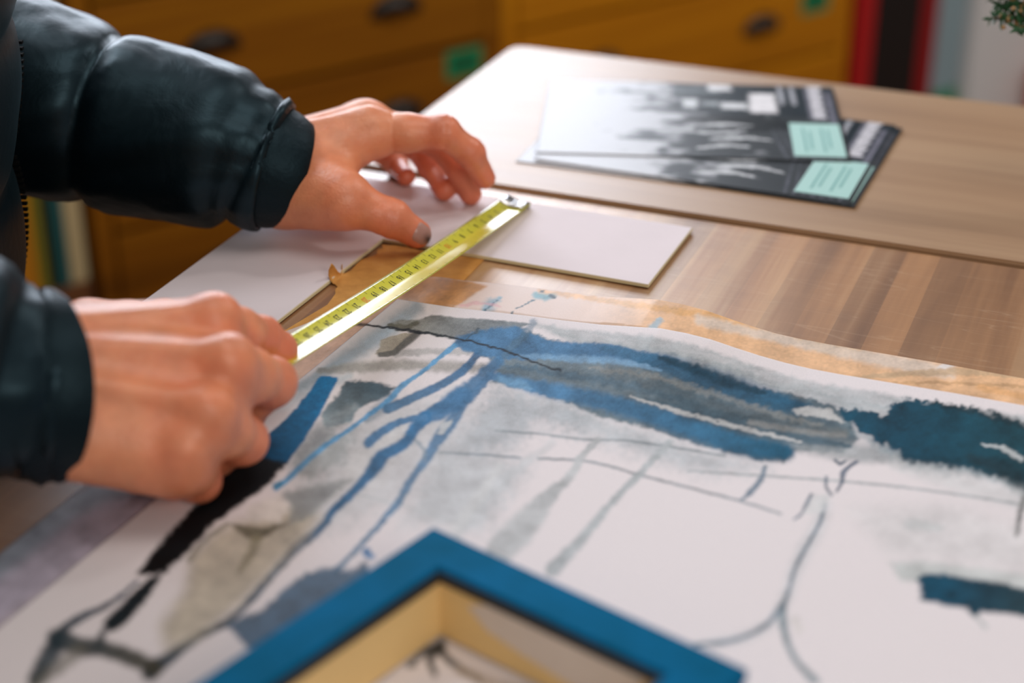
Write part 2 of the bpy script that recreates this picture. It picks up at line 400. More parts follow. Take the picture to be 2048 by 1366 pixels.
# ------------------------------------------------------------------ kraft strip (torn)
def ragged(pts, amp, step=.0022, seed=1):
    r = np.random.default_rng(seed); out = []
    for i in range(len(pts)-1):
        a, b = np.array(pts[i]), np.array(pts[i+1]); L = np.linalg.norm(b-a); n = max(1, int(L/step)); nn = np.array([-(b-a)[1], (b-a)[0]])/L
        for k in range(n): out.append(a+(b-a)*k/n+nn*(r.normal()*amp if 0 < k else 0))
    return out
gp = lambda *q: G(*q)[:2]
torn = ragged([gp(671, 590), gp(676, 556), gp(700, 545), gp(722, 522), gp(752, 512), gp(764, 492), gp(790, 493), gp(830, 500), gp(872, 512)], .0005)
kp = torn+[gp(930, 515), gp(1005, 480), gp(960, 530), gp(868, 626), gp(700, 790), gp(500, 790), gp(527, 690), gp(600, 645), gp(655, 612)]
o = prism('kraft_paper', [tuple(p) for p in kp], .0003, .0008, M_KRAFT)
tag(o, 'torn strip of brown kraft paper poking out between mount board and tape', 'paper')
for m_ in (0,):
    # curled tear standing up at the torn corner
    a = G(672, 572); b = G(690, 548)
    bm = bmesh.new(); rows = []
    for i in range(7):
        f = i/6; r = []
        base = a+(b-a)*f
        for j in range(6):
            g = j/5; an = 2.4*g
            wv = .004+.003*math.sin(5*f+1)
            r.append(bm.verts.new(Vector(base)+Vector((-.6*wv*math.sin(an), .25*wv*math.sin(an)+.001*math.sin(9*f), .0008+wv*(1-math.cos(an))*.9))))
        rows.append(r)
    for i in range(6):
        for j in range(5): bm.faces.new((rows[i][j], rows[i+1][j], rows[i+1][j+1], rows[i][j+1]))
    cu = link('curled_tear', bm, M_KRAFT, o, True); md = cu.modifiers.new('s', 'SOLIDIFY'); md.thickness = .0003
# ------------------------------------------------------------------ painting engine (pigment laid on the sheet)
class Art:
    def __init__(s, px, py, base):
        s.x, s.y = px.astype(np.float32), py.astype(np.float32)
        s.c = np.tile(lin(base).astype(np.float32), (len(px), 1))
        s.w1 = fbm(s.x/9, s.y/9, 3)-.5; s.w2 = fbm(s.x/9+70, s.y/9+40, 3)-.5
        s.g = fbm(s.x/3.2, s.y/3.2, 2)-.5
        s.mot = 1.1*(fbm(s.x/34+5, s.y/22+9, 4)-.5)+.45*s.g
    def put(s, idx, a, col, col2=None, f=None):
        c = lin(col).astype(np.float32)
        if col2 is not None: c = c+(lin(col2).astype(np.float32)-c)*np.asarray(f)[:, None]
        mo = 1+s.mot[idx][:, None]*np.clip(1.1-c.mean(-1, keepdims=True), 0, 1)
        s.c[idx] = s.c[idx]*(1-a[:, None])+c*mo*a[:, None]
    def line(s, pts, w, col, a=1.0, soft=.35, warp=1.0, col2=None, dry=0.0, n=None):
        pts = np.asarray(pts, float)
        if len(pts) > 2: P = spline(pts, (len(pts)-1)*6+1)
        else: P = np.linspace(pts[0], pts[1], 8)
        w = np.atleast_1d(np.asarray(w, float)); W = np.interp(np.linspace(0, 1, len(P)), np.linspace(0, 1, len(w)), w)/2
        m = W.max()*(1+soft)+8*warp+2
        idx = np.where((s.x > P[:, 0].min()-m) & (s.x < P[:, 0].max()+m) & (s.y > P[:, 1].min()-m) & (s.y < P[:, 1].max()+m))[0]
        if not len(idx): return
        X = s.x[idx]+s.w1[idx]*8*warp; Y = s.y[idx]+s.w2[idx]*8*warp
        best = np.full(len(idx), 1e9, np.float32); tt = np.zeros(len(idx), np.float32)
        for i in range(len(P)-1):
            a0, b0 = P[i], P[i+1]; d = b0-a0; L2 = d@d+1e-9
            t_ = np.clip(((X-a0[0])*d[0]+(Y-a0[1])*d[1])/L2, 0, 1)
            q = np.hypot(X-a0[0]-t_*d[0], Y-a0[1]-t_*d[1])/np.maximum(W[i]+(W[i+1]-W[i])*t_, .3)
            u = q < best; best[u] = q[u]; tt[u] = ((i+t_)/(len(P)-1))[u]
        al = a*(1-sstep(1-soft, 1+soft, best))
        if dry: al = al*sstep(dry-.5-.12, dry-.5+.12, s.g[idx]*1.4+.25)
        k = al > .003
        s.put(idx[k], al[k].astype(np.float32), col, col2, tt[k])
    def poly(s, pts, col, a=1.0, soft=4.0, warp=1.0, col2=None, ax=None, streak=None):
        P = np.asarray(pts, float); m = soft+8*warp+2
        idx = np.where((s.x > P[:, 0].min()-m) & (s.x < P[:, 0].max()+m) & (s.y > P[:, 1].min()-m) & (s.y < P[:, 1].max()+m))[0]
        if not len(idx): return
        X = s.x[idx]+s.w1[idx]*10*warp; Y = s.y[idx]+s.w2[idx]*10*warp
        ins = np.zeros(len(idx), bool); dist = np.full(len(idx), 1e9, np.float32)
        for i in range(len(P)):
            a0, b0 = P[i], P[(i+1) % len(P)]; d = b0-a0
            c = ((a0[1] > Y) != (b0[1] > Y)) & (X < d[0]*(Y-a0[1])/(d[1]+1e-9)+a0[0]); ins ^= c
            t_ = np.clip(((X-a0[0])*d[0]+(Y-a0[1])*d[1])/(d@d+1e-9), 0, 1)
            dist = np.minimum(dist, np.hypot(X-a0[0]-t_*d[0], Y-a0[1]-t_*d[1]))
        sd = np.where(ins, dist, -dist); al = a*sstep(-soft, soft, sd)
        if streak:
            dx, dy, amt, sc = streak
            al = al*(1-amt*fbm((X*dx+Y*dy)/(sc*9), (-X*dy+Y*dx)/sc, 3))
        f = None
        if col2 is not None:
            A, B = np.asarray(ax[0], float), np.asarray(ax[1], float); d = B-A; f = np.clip(((X-A[0])*d[0]+(Y-A[1])*d[1])/(d@d), 0, 1)
        k = al > .003
        s.put(idx[k], al[k].astype(np.float32), col, col2, None if f is None else f[k])
def grid_mesh(name, A, C, skirt=.0005):
    # A (rows, cols, 3) points; C colours; adds a thin downward edge
    nr, nc = A.shape[:2]; vid = np.arange(nr*nc).reshape(nr, nc)
    q = np.stack([vid[:-1, :-1], vid[:-1, 1:], vid[1:, 1:], vid[1:, :-1]], -1).reshape(-1, 4)
    ring = np.r_[vid[0, :], vid[1:, -1], vid[-1, -2::-1], vid[-2:0:-1, 0]]
    vv = A.reshape(-1, 3); low = vv[ring]-V(0, 0, skirt); n0 = len(vv); k = len(ring); ids = np.arange(k); j = (ids+1) % k
    q2 = np.stack([ring[ids], n0+ids, n0+j, ring[j]], -1)
    e = vv[vid[0, 1]]-vv[vid[0, 0]]; g = vv[vid[1, 0]]-vv[vid[0, 0]]
    if np.cross(e, g)[2] < 0: q = q[:, ::-1]; q2 = q2[:, ::-1]
    return npmesh(name, np.r_[vv, low], np.r_[q, q2], np.r_[C, C[ring]])
# painting plan: corner at (795,605), left edge towards (0,1264)
PC = G(795, 605)[:2]; du = G(2048, 819)[:2]-PC; du /= np.linalg.norm(du)
dv = G(0, 1264)[:2]-PC; dv /= np.linalg.norm(dv)
LIFT_PX = [(795, 0), (900, 2), (960, 5), (1050, 10), (1130, 13), (1200, 17), (1320, 29), (1370, 28), (1420, 24), (1470, 16), (1520, 9), (1570, 4), (1620, 1), (1680, 0), (1900, 1), (2100, 0)]
_lp = np.array(LIFT_PX, float)
_lpu = np.array([((G(x, 605+(x-795)*.1712)[:2]-PC)@du) for x in _lp[:, 0]]); _lph = _lp[:, 1]/3270.0
def lift(u, v, dec=.05):
    p = np.interp(u, _lpu, _lph); return p*np.exp(-(np.maximum(v, 0)/dec)**1.6)
def build_painting():
    st = .0008
    U = np.arange(0, .64, st); Vv = np.arange(0, .60, st)
    uu, vv = np.meshgrid(U, Vv)
    xy = PC+uu[..., None]*du+vv[..., None]*dv
    z = .0021+lift(uu, vv)+.0006*(fbm(uu*14, vv*14, 2)-.5)*np.minimum(1, vv/.05)
    A = np.concatenate([xy, z[..., None]], -1)
    px, py = proj(A.reshape(-1, 3))
    a = Art(px, py, (226, 219, 222)); paint_main(a)
    return link('painting', grid_mesh('painting', A, a.c), M_PAINT, None, True)
def paint_main(a):
    WH = (226, 219, 222)
    # --- washes near the top edge
    a.poly([(1060, 646), (1200, 664), (1320, 674), (1420, 699), (1520, 734), (1620, 763), (1760, 787), (1900, 808), (2060, 834), (2060, 862), (1900, 840), (1780, 835), (1700, 845), (1660, 812), (1560, 785), (1430, 750), (1281, 703), (1144, 688)], (156, 165, 169), .92, 6, 1, streak=(.97, .22, .5, 6))
    a.poly([(1144, 686), (1281, 700), (1432, 742), (1568, 782), (1700, 812), (1780, 818), (1690, 800), (1500, 745), (1300, 690)], (120, 132, 138), .55, 8, 1, streak=(.97, .24, .9, 5))
    a.line([(832, 616), (760, 672), (664, 735), (600, 775)], [30, 34, 26, 18], (112, 142, 162), .65, .8)  # blue shadow streak down the left edge, painted into the paper colour
    a.line([(640, 742), (720, 734), (800, 730), (900, 734), (1000, 736)], [10, 22, 20, 22, 14], (140, 138, 132), .75, .7)
    a.line([(790, 707), (870, 703), (930, 704), (975, 708)], [14, 12, 12, 8], (160, 160, 160), .7, .6)
    a.line([(560, 800), (650, 770), (700, 752)], [40, 26, 14], (170, 184, 194), .6, .9)
    a.poly([(775, 649), (800, 640), (840, 638), (862, 629), (930, 636), (1000, 641), (1060, 647), (1020, 668), (960, 672), (913, 680), (870, 672), (826, 662), (781, 655)], (134, 134, 130), .95, 2.5, .5, (118, 128, 134), ((800, 650), (1010, 660)))
    a.line([(778, 651), (812, 655), (835, 645)], [10, 14, 8], (88, 86, 76), .8, .4)
    a.poly([(761, 680), (800, 668), (838, 664), (831, 673), (801, 699), (785, 710), (766, 712), (750, 708), (759, 696)], (158, 150, 138), .95, 1.5, .4)
    a.line([(834, 667), (806, 690), (786, 706), (760, 709)], [15, 14, 12, 10], (92, 92, 92), .9, .35, .4)
    # --- main grey blue wash
    W = [(908, 690), (919, 671), (990, 657), (1025, 654), (1059, 662), (1093, 678), (1144, 688), (1213, 690), (1281, 703), (1348, 724), (1432, 751), (1494, 772), (1568, 784), (1659, 808), (1690, 825), (1720, 880), (1690, 905), (1582, 903), (1575, 922), (1524, 922), (1432, 901), (1348, 874), (1281, 852), (1196, 831), (1110, 797), (1042, 777), (984, 765), (1000, 735), (975, 714), (939, 704)]
    a.poly([(984, 765), (1042, 779), (1110, 799), (1180, 830), (1150, 860), (1080, 850), (1030, 890), (960, 920), (890, 915), (930, 850), (965, 800)], (158, 168, 175), .75, 34, 4)
    a.poly([(880, 900), (1060, 925), (985, 1050), (930, 1075), (860, 1045), (800, 1060), (830, 980)], (188, 193, 198), .85, 34, 4)
    a.poly([(1100, 800), (1250, 850), (1400, 900), (1540, 935), (1400, 945), (1250, 900), (1150, 860)], (176, 184, 190), .8, 30, 3)
    a.poly(W, (104, 122, 132), .95, 4, 1.2, (70, 92, 104), ((1000, 700), (1600, 850)))
    a.line([(1590, 880), (1680, 900), (1800, 915)], [40, 40, 26], (150, 156, 160), .8, .6)
    a.poly([(905, 690), (915, 670), (990, 655), (1030, 653), (1100, 682), (1215, 688), (1330, 712), (1440, 752), (1340, 735), (1240, 722), (1150, 715), (1050, 720), (975, 714), (939, 704)], (70, 120, 164), .9, 4, 1, (62, 108, 146), ((930, 680), (1400, 740)))
    a.line([(1210, 698), (1330, 728), (1420, 762), (1500, 790), (1560, 806), (1630, 822)], [14, 30, 46, 52, 44, 16], (58, 100, 132), .9, .5, 1.2, (8, 74, 104))
    a.line([(1320, 716), (1400, 742), (1470, 768), (1530, 786)], [8, 22, 24, 8], (22, 56, 74), .85, .6)
    a.line([(1040, 712), (1130, 716), (1230, 722), (1320, 740)], [8, 14, 14, 6], (122, 162, 196), .75, .6)
    a.line([(1000, 742), (1120, 748), (1230, 762), (1330, 786), (1450, 818), (1560, 842), (1690, 866)], [20, 30, 26, 22, 22, 18, 12], (92, 110, 122), .85, .8, 1.5, (116, 120, 120))
    a.line([(1010, 730), (1150, 752), (1300, 782), (1450, 828), (1600, 862)], [10, 16, 18, 14, 8], (74, 104, 126), .7, .9, 2.5, (70, 86, 94), .2)
    a.poly([(1300, 745), (1420, 775), (1560, 815), (1660, 850), (1690, 885), (1580, 880), (1430, 850), (1320, 800)], (48, 72, 86), .5, 22, 3)
    a.line([(1180, 735), (1300, 752), (1420, 786), (1540, 824), (1640, 850)], [6, 10, 12, 12, 6], (142, 142, 138), .55, .9, 2, None, .25)
    a.line([(985, 752), (1080, 776), (1180, 797), (1290, 826), (1400, 862), (1500, 893), (1572, 905)], [16, 30, 34, 38, 44, 46, 34], (76, 124, 166), .95, .5, 1.2, (10, 82, 112))
    a.line([(1000, 758), (1045, 770), (1060, 778)], [10, 20, 8], (112, 156, 190), .7, .7)
    a.line([(1290, 800), (1400, 830), (1520, 862), (1620, 880), (1700, 893)], [10, 20, 24, 24, 8], (66, 88, 102), .9, .6)
    a.line([(1260, 792), (1348, 820), (1430, 842), (1500, 860), (1600, 884)], [5, 9, 10, 9, 5], (190, 190, 190), .85, .4, 1, None, .28)
    a.line([(1500, 845), (1600, 862), (1690, 872)], [12, 12, 8], (140, 140, 138), .7, .7)
    a.poly([(1585, 822), (1612, 812), (1660, 818), (1690, 846), (1640, 836), (1600, 830)], (190, 190, 190), .95, 3)
    a.line([(1066, 645), (1045, 676), (1021, 697), (1010, 712)], [16, 14, 16, 12], (84, 116, 140), .6, .5)
    # --- dark tree mass on the right
    DM = [(1677, 817), (1725, 819), (1769, 834), (1782, 812), (1802, 801), (1861, 802), (1934, 814), (2007, 836), (2060, 852), (2060, 985), (2007, 957), (1934, 938), (1879, 933), (1806, 922), (1803, 902), (1758, 887), (1714, 858), (1685, 836)]
    a.poly([(x, y+14) for x, y in DM[9:]]+[(1800, 900), (2060, 880)], (120, 138, 146), .8, 12, 2)
    a.poly(DM, (10, 66, 88), 1, 4, 2.2, (20, 62, 74), ((1780, 860), (2040, 860)))
    a.line([(1870, 806), (1950, 822), (2050, 850)], [10, 14, 16], (24, 44, 52), .7, .8, 2)
    a.line([(1940, 915), (2000, 940), (2055, 975)], [14, 30, 34], (26, 52, 62), .7, .8, 2)
    a.line([(1965, 888), (2005, 896), (2042, 918)], [5, 10, 12], (188, 192, 194), .85, .5, 1.2)
    a.line([(1790, 930), (1900, 960), (2050, 1000)], [20, 40, 40], (204, 206, 208), .6, .9)
    # --- ruled lines
    for p, w, c in (([(1377, 942), (1531, 952), (1714, 965), (1897, 986), (2050, 1010)], 5, (164, 170, 174)),
                    ([(1076, 917), (1178, 923), (1281, 950), (1400, 981), (1480, 1002), (1560, 1027)], 5, (124, 134, 142)),
                    ([(880, 905), (1000, 912), (1040, 916)], 5, (130, 140, 150)),
                    ([(994, 862), (1080, 868), (1161, 878), (1247, 881), (1330, 892), (1450, 912)], 5, (140, 148, 154)),
                    ([(700, 985), (800, 1010), (900, 1040)], 3, (190, 196, 200))):
        a.line(p, w, c, .85, .6, .4)
    a.line([(1195, 880), (1165, 910), (1144, 948), (1105, 985), (1075, 1020), (1040, 1060), (1000, 1100)], [12, 14, 18, 28, 50, 60, 56], (184, 187, 190), .95, .3)
    a.line([(1338, 885), (1281, 946), (1226, 1003), (1150, 1093), (1105, 1140)], [14, 14, 14, 20, 30], (176, 182, 186), .95, .35)
    a.line([(1105, 885), (1010, 960), (900, 1090)], [14, 16, 20], (196, 200, 204), .5, .7)
    a.line([(1000, 930), (960, 990), (910, 1060)], [14, 22, 24], (206, 208, 210), .6, .6)
    # --- drips on the left
    a.poly([(640, 880), (700, 840), (800, 800), (940, 780), (915, 890), (800, 1010), (650, 1070), (560, 1070), (560, 985)], (176, 183, 188), .6, 36, 4)
    a.poly([(700, 900), (820, 830), (860, 850), (760, 960), (660, 1010)], (196, 196, 196), .5, 22, 4)
    a.poly([(590, 930), (660, 870), (720, 850), (690, 920), (620, 965)], (140, 150, 152), .6, 16, 4)
    a.poly([(692, 764), (719, 761), (764, 766), (792, 775), (779, 791), (739, 806), (714, 821), (699, 846), (652, 858), (642, 831), (679, 781)], (52, 78, 92), .95, 4, 1, (120, 140, 150), ((700, 770), (680, 850)))
    a.line([(710, 812), (660, 850), (600, 920)], [14, 40, 50], (150, 160, 166), .55, .8)
    a.line([(640, 870), (600, 905)], [34, 30], (110, 122, 128), .5, .9, 2)
    a.line([(780, 800), (755, 822), (735, 842)], [26, 24, 12], (100, 120, 138), .6, .7)
    a.line([(908, 692), (878, 716), (843, 745), (806, 770), (779, 799), (740, 828), (700, 858), (644, 896), (600, 935), (568, 965), (552, 978)], [12, 8, 8, 12, 9, 9, 9, 10, 11, 12, 8], (92, 152, 196), .95, .3, .5)
    a.line([(953, 711), (930, 738), (905, 756), (854, 783), (810, 803), (775, 818)], [14, 17, 16, 17, 18, 20], (56, 104, 146), .95, .3, .5, (66, 106, 140))
    a.line([(997, 722), (966, 752), (935, 780), (900, 806), (866, 822)], [22, 26, 30, 34, 20], (70, 116, 156), .95, .35, 1)
    a.line([(980, 751), (955, 780), (930, 806), (905, 842), (871, 885), (850, 922), (820, 963), (797, 1004), (754, 1054), (696, 1117), (671, 1141)], [14, 16, 22, 26, 20, 15, 15, 14, 11, 10, 12], (74, 118, 158), .95, .35, .8, (104, 132, 158))
    a.line([(925, 794), (890, 818), (850, 836)], [40, 34, 26], (66, 114, 156), .95, .35, 1)
    a.poly([(882, 848), (908, 838), (890, 868), (874, 870)], (196, 200, 203), .9, 2)
    a.line([(850, 834), (833, 852), (815, 880), (796, 896), (768, 910), (744, 942), (720, 970), (700, 991), (668, 1020), (645, 1052), (595, 1093), (560, 1131), (530, 1165), (495, 1206), (454, 1244), (393, 1274), (342, 1312), (300, 1345)], [26, 24, 22, 30, 20, 16, 17, 17, 22, 18, 15, 16, 14, 15, 18, 22, 26, 34], (44, 108, 156), .97, .35, .7, (52, 60, 66))
    a.line([(850, 836), (820, 838), (792, 848), (755, 870), (736, 886)], [16, 13, 14, 18, 20], (66, 114, 156), .95, .35, .6)
    a.line([(830, 880), (845, 895), (850, 920)], [6, 8, 8], (120, 138, 154), .7, .5)
    # --- ochre grey area and small dark shapes
    a.poly([(380, 1110), (430, 1060), (560, 1010), (640, 1030), (610, 1080), (540, 1150), (480, 1210), (400, 1275), (330, 1300), (320, 1250), (370, 1180)], (180, 170, 152), .85, 22)
    a.poly([(460, 1046), (513, 1056), (574, 1045), (545, 1065), (513, 1085), (492, 1076)], (88, 84, 70), .9, 5)
    a.line([(513, 1080), (500, 1110), (480, 1140)], [22, 18, 10], (130, 124, 104), .7, .8)
    a.line([(455, 1048), (400, 1090), (380, 1120)], [10, 8, 12], (120, 116, 104), .7, .6)
    a.poly([(560, 990), (640, 966), (705, 960), (650, 1005), (610, 1040), (575, 1046), (585, 1010)], (124, 130, 132), .75, 8)
    a.poly([(500, 1010), (560, 990), (580, 1010), (560, 1045), (490, 1040)], (218, 212, 208), .8, 6)
    a.poly([(450, 1250), (530, 1215), (575, 1170), (610, 1147), (650, 1138), (700, 1140), (735, 1120), (740, 1160), (640, 1250), (500, 1300)], (66, 96, 122), .92, 6)
    a.line([(733, 1104), (742, 1112)], [16, 14], (48, 120, 176), .9, .5)
    # --- thick blue to black stroke
    a.poly([(634, 758), (641, 753), (660, 752), (673, 755), (674, 762), (655, 798), (640, 828), (610, 878), (575, 925), (520, 965), (420, 985), (425, 935), (500, 890), (540, 866), (585, 824), (625, 775)], (0, 112, 168), 1, 2, .5, (0, 60, 96), ((640, 770), (480, 950)))
    a.poly([(470, 925), (540, 915), (575, 925), (540, 965), (495, 1000), (430, 1045), (376, 1103), (330, 1146), (280, 1152), (273, 1148), (308, 1100), (376, 1026), (430, 970)], (8, 12, 16), 1, 5, 1)
    a.line([(560, 968), (548, 972)], [12, 10], (0, 110, 150), .8, .5)
    a.poly([(328, 1144), (308, 1180), (253, 1247), (215, 1266), (206, 1243), (258, 1192), (297, 1158)], (22, 32, 38), 1, 4, .8)
    a.line([(275, 1163), (222, 1206), (154, 1240), (126, 1262), (108, 1295), (70, 1360)], [7, 11, 14, 22, 40, 30], (78, 88, 104), .95, .4, .8, (52, 64, 70))
    a.line([(112, 1278), (160, 1292), (205, 1298), (260, 1315), (310, 1335)], [40, 36, 34, 36, 30], (42, 56, 64), .95, .4, 1, (70, 68, 58))
    a.line([(207, 1262), (198, 1292)], [14, 18], (56, 64, 68), .9, .5)
    a.line([(160, 1300), (110, 1340), (60, 1380)], [30, 26, 20], (110, 108, 100), .7, .6)
    # --- right hand side twigs
    G1 = (112, 126, 140)
    a.line([(1650, 1010), (1640, 1045), (1619, 1083), (1594, 1130), (1567, 1206), (1536, 1250), (1478, 1277), (1392, 1291), (1340, 1300)], [26, 30, 30, 24, 22, 22, 24, 16, 10], (206, 206, 210), .8, .8)
    a.line([(1650, 1008), (1640, 1045), (1619, 1083), (1594, 1128), (1567, 1206), (1532, 1250), (1478, 1277), (1392, 1290)], [8, 8, 8, 7, 12, 8, 10, 7], G1, .95, .5, .4)
    a.line([(1569, 1206), (1566, 1240), (1570, 1268), (1588, 1315), (1630, 1362)], [10, 18, 12, 12, 16], (124, 138, 146), .95, .5, .5)
    a.line([(1531, 934), (1522, 958), (1509, 976), (1481, 1001)], [8, 12, 12, 5], (112, 128, 144), .95, .5, .5)
    a.line([(1652, 953), (1654, 978), (1664, 990)], [4, 6, 5], (80, 98, 118), .9, .5, .3)
    a.line([(1714, 923), (1696, 935), (1687, 945), (1684, 962), (1673, 983)], [6, 7, 11, 7, 4], (70, 88, 110), .9, .5, .3)
    a.line([(1670, 920), (1680, 928), (1692, 922)], [6, 7, 4], (64, 82, 100), .9, .5, .3)
    a.line([(1623, 988), (1611, 1013), (1598, 1032), (1586, 1039)], [5, 8, 6, 3], (96, 112, 130), .9, .5, .3)
    a.poly([(1627, 988), (1662, 992), (1645, 1025), (1606, 1030)], (206, 208, 210), .7, 4)
    a.poly([(1779, 1127), (1840, 1120), (2060, 1150), (2060, 1180), (1870, 1150), (1838, 1165), (1800, 1160)], (188, 193, 193), .9, 7)
    a.poly([(1700, 1020), (1900, 1010), (2060, 1060), (2060, 1150), (1880, 1120), (1780, 1110)], (210, 208, 210), .7, 30)
    a.line([(1820, 1048), (1880, 1056)], [22, 14], (192, 196, 198), .7, .8)
    a.poly([(1833, 1157), (1845, 1150), (1867, 1145), (1950, 1158), (2060, 1179), (2060, 1236), (2000, 1225), (1963, 1224), (1951, 1236), (1936, 1218), (1888, 1211), (1850, 1200), (1838, 1198), (1842, 1180)], (6, 66, 90), 1, 4, 1, (30, 56, 66), ((1880, 1180), (2040, 1200)))
    a.line([(1950, 1232), (1972, 1254)], [8, 8], (170, 176, 178), .8, .6)
    a.line([(2048, 994), (2040, 1030), (2033, 1068)], [12, 12, 10], (132, 132, 132), .9, .5)
    a.line([(1590, 1240), (1600, 1262)], [18, 14], (204, 200, 198), .8, .7)
    # strokes that show inside the picture frame
    a.line([(880, 1292), (860, 1320), (870, 1350)], [26, 16, 10], (40, 44, 44), .95, .5)
    a.line([(820, 1330), (870, 1296), (900, 1322), (960, 1362)], [12, 16, 12, 10], (60, 62, 60), .9, .5)
    a.line([(920, 1340), (1000, 1375), (1060, 1390)], [20, 30, 30], (150, 132, 112), .7, .8)
    # --- charcoal line
    a.line([(724, 649), (744, 651), (802, 659), (871, 669), (905, 675), (956, 686), (1025, 707), (1076, 727), (1120, 741)], [4, 5, 6, 5, 4, 4, 4, 4, 5], (34, 40, 48), .95, .5, .8, None, .22)
    a.line([(960, 658), (945, 668), (930, 682)], [4, 4, 3], (70, 90, 104), .8, .5)
p_obj = build_painting()
tag(p_obj, 'large watercolour painting in blue, grey and black spread over the table', 'painting')
# underlying glassine sheet
def build_sheet():
    top = [(545, 676), (590, 660), (640, 640), (700, 612), (770, 581), (860, 559), (935, 569), (1080, 593), (1250, 623), (1420, 652), (1560, 677), (1640, 690), (1720, 704), (1850, 727), (2060, 764), (2300, 806)]
    tp = spline([G(*q)[:2] for q in top], 420)
    bl, br = G(-320, 1368)[:2], G(2500, 1700)[:2]
    s = np.r_[0, np.cumsum(np.linalg.norm(np.diff(tp, axis=0), axis=1))]; s /= s[-1]
    bt = bl+(br-bl)*s[:, None]
    r = np.r_[np.linspace(0, .25, 110), np.linspace(.25, 1, 120)[1:]]
    xy = tp[None]*(1-r[:, None, None])+bt[None]*r[:, None, None]
    u = (xy-PC)@du
    dd = np.linalg.norm(xy-tp[None], axis=-1)
    z = .0013+.0006*0+np.interp(u, _lpu-.012, _lph*1.02)*np.exp(-(dd/.075)**1.8)
    # stay below the painting where they overlap
    q = xy-PC; det = du[0]*dv[1]-du[1]*dv[0]
    uu = (q[..., 0]*dv[1]-q[..., 1]*dv[0])/det; vv = (du[0]*q[..., 1]-du[1]*q[..., 0])/det
    ov = (uu > -.004) & (vv > -.003)
    zmax = .0015+.9*lift(uu, vv)-.0004
    z = np.where(ov, np.minimum(z, np.maximum(zmax, .0010)), z)
    A = np.concatenate([xy, z[..., None]], -1)
    px, py = proj(A.reshape(-1, 3))
    a = Art(px, py, (218, 196, 186))
    a.poly([(1240, 480), (1500, 500), (2400, 680), (2400, 1000), (1500, 880), (1240, 790)], (226, 180, 136), .95, 130)
    a.poly([(860, 552), (935, 562), (975, 572), (870, 640), (700, 760), (560, 760), (640, 660), (780, 590)], (186, 128, 66), .85, 3, .3)
    a.poly([(540, 690), (700, 625), (780, 600), (860, 580), (820, 640), (560, 840), (0, 1250), (-300, 1300), (0, 1090)], (206, 172, 156), .8, 18)
    a.poly([(560, 790), (300, 920), (180, 960), (-40, 1130), (-300, 1330), (-200, 1420), (60, 1230), (300, 1060), (600, 830)], (168, 164, 184), .9, 40)
    a.line([(300, 950), (170, 1000), (0, 1125), (-60, 1170)], [34, 44, 50, 50], (140, 152, 166), .8, .7)
    a.line([(1080, 582), (1250, 607), (1420, 632), (1560, 663), (1660, 694)], [10, 12, 14, 20, 14], (222, 168, 104), .7, .6)
    a.line([(1600, 672), (1660, 690), (1720, 698)], [20, 36, 10], (204, 150, 66), .8, .6)
    a.line([(1400, 640), (1520, 668), (1620, 690), (1750, 716), (1900, 745)], [22, 20, 22, 30, 24], (212, 200, 190), .75, .6)
    a.line([(1880, 735), (1935, 722)], [12, 8], (226, 222, 222), .8, .5)
    a.line([(1700, 757), (1800, 748), (1950, 744), (2080, 752)], [8, 12, 14, 14], (196, 166, 132), .8, .4, 1, None, .25)
    a.line([(1720, 770), (1850, 765), (2080, 775)], [6, 6, 6], (190, 150, 108), .7, .4, 1, None, .3)
    a.line([(1960, 775), (2080, 800)], [14, 14], (226, 172, 118), .8, .6)
    a.line([(1003, 596), (985, 606), (958, 634)], [6, 22, 10], (104, 152, 176), .8, .7, 1.5, None, .2)
    a.line([(1001, 597), (980, 614), (955, 640), (938, 655)], [3, 4, 4, 3], (52, 92, 110), .9, .4)
    a.line([(1070, 591), (1090, 594), (1106, 592)], [10, 14, 12], (74, 146, 162), .85, .7)
    a.line([(1102, 591), (1107, 594)], [9, 8], (8, 52, 70), .95, .4); a.line([(1083, 582), (1089, 583)], [6, 5], (10, 50, 66), .9, .4)
    a.line([(1069, 601), (1046, 610), (1032, 618), (1014, 637)], [4, 3, 3, 5], (40, 86, 104), .9, .4)
    a.line([(1318, 642), (1296, 666)], [14, 16], (140, 172, 190), .8, .4, 1, None, .3)
    a.line([(920, 612), (960, 606), (1000, 612)], [5, 6, 4], (214, 150, 160), .5, .6)
    a.line([(700, 646), (724, 649), (744, 651)], [5, 7, 7], (64, 58, 58), .9, .5, .7, None, .25)
    return link('glassine_sheet', grid_mesh('glassine_sheet', A, a.c, .0002), M_SHEET, None, True)
tag(build_sheet(), 'thin peach and pink glassine sheet lying under the painting, blue ink specks near its edge', 'sheet')
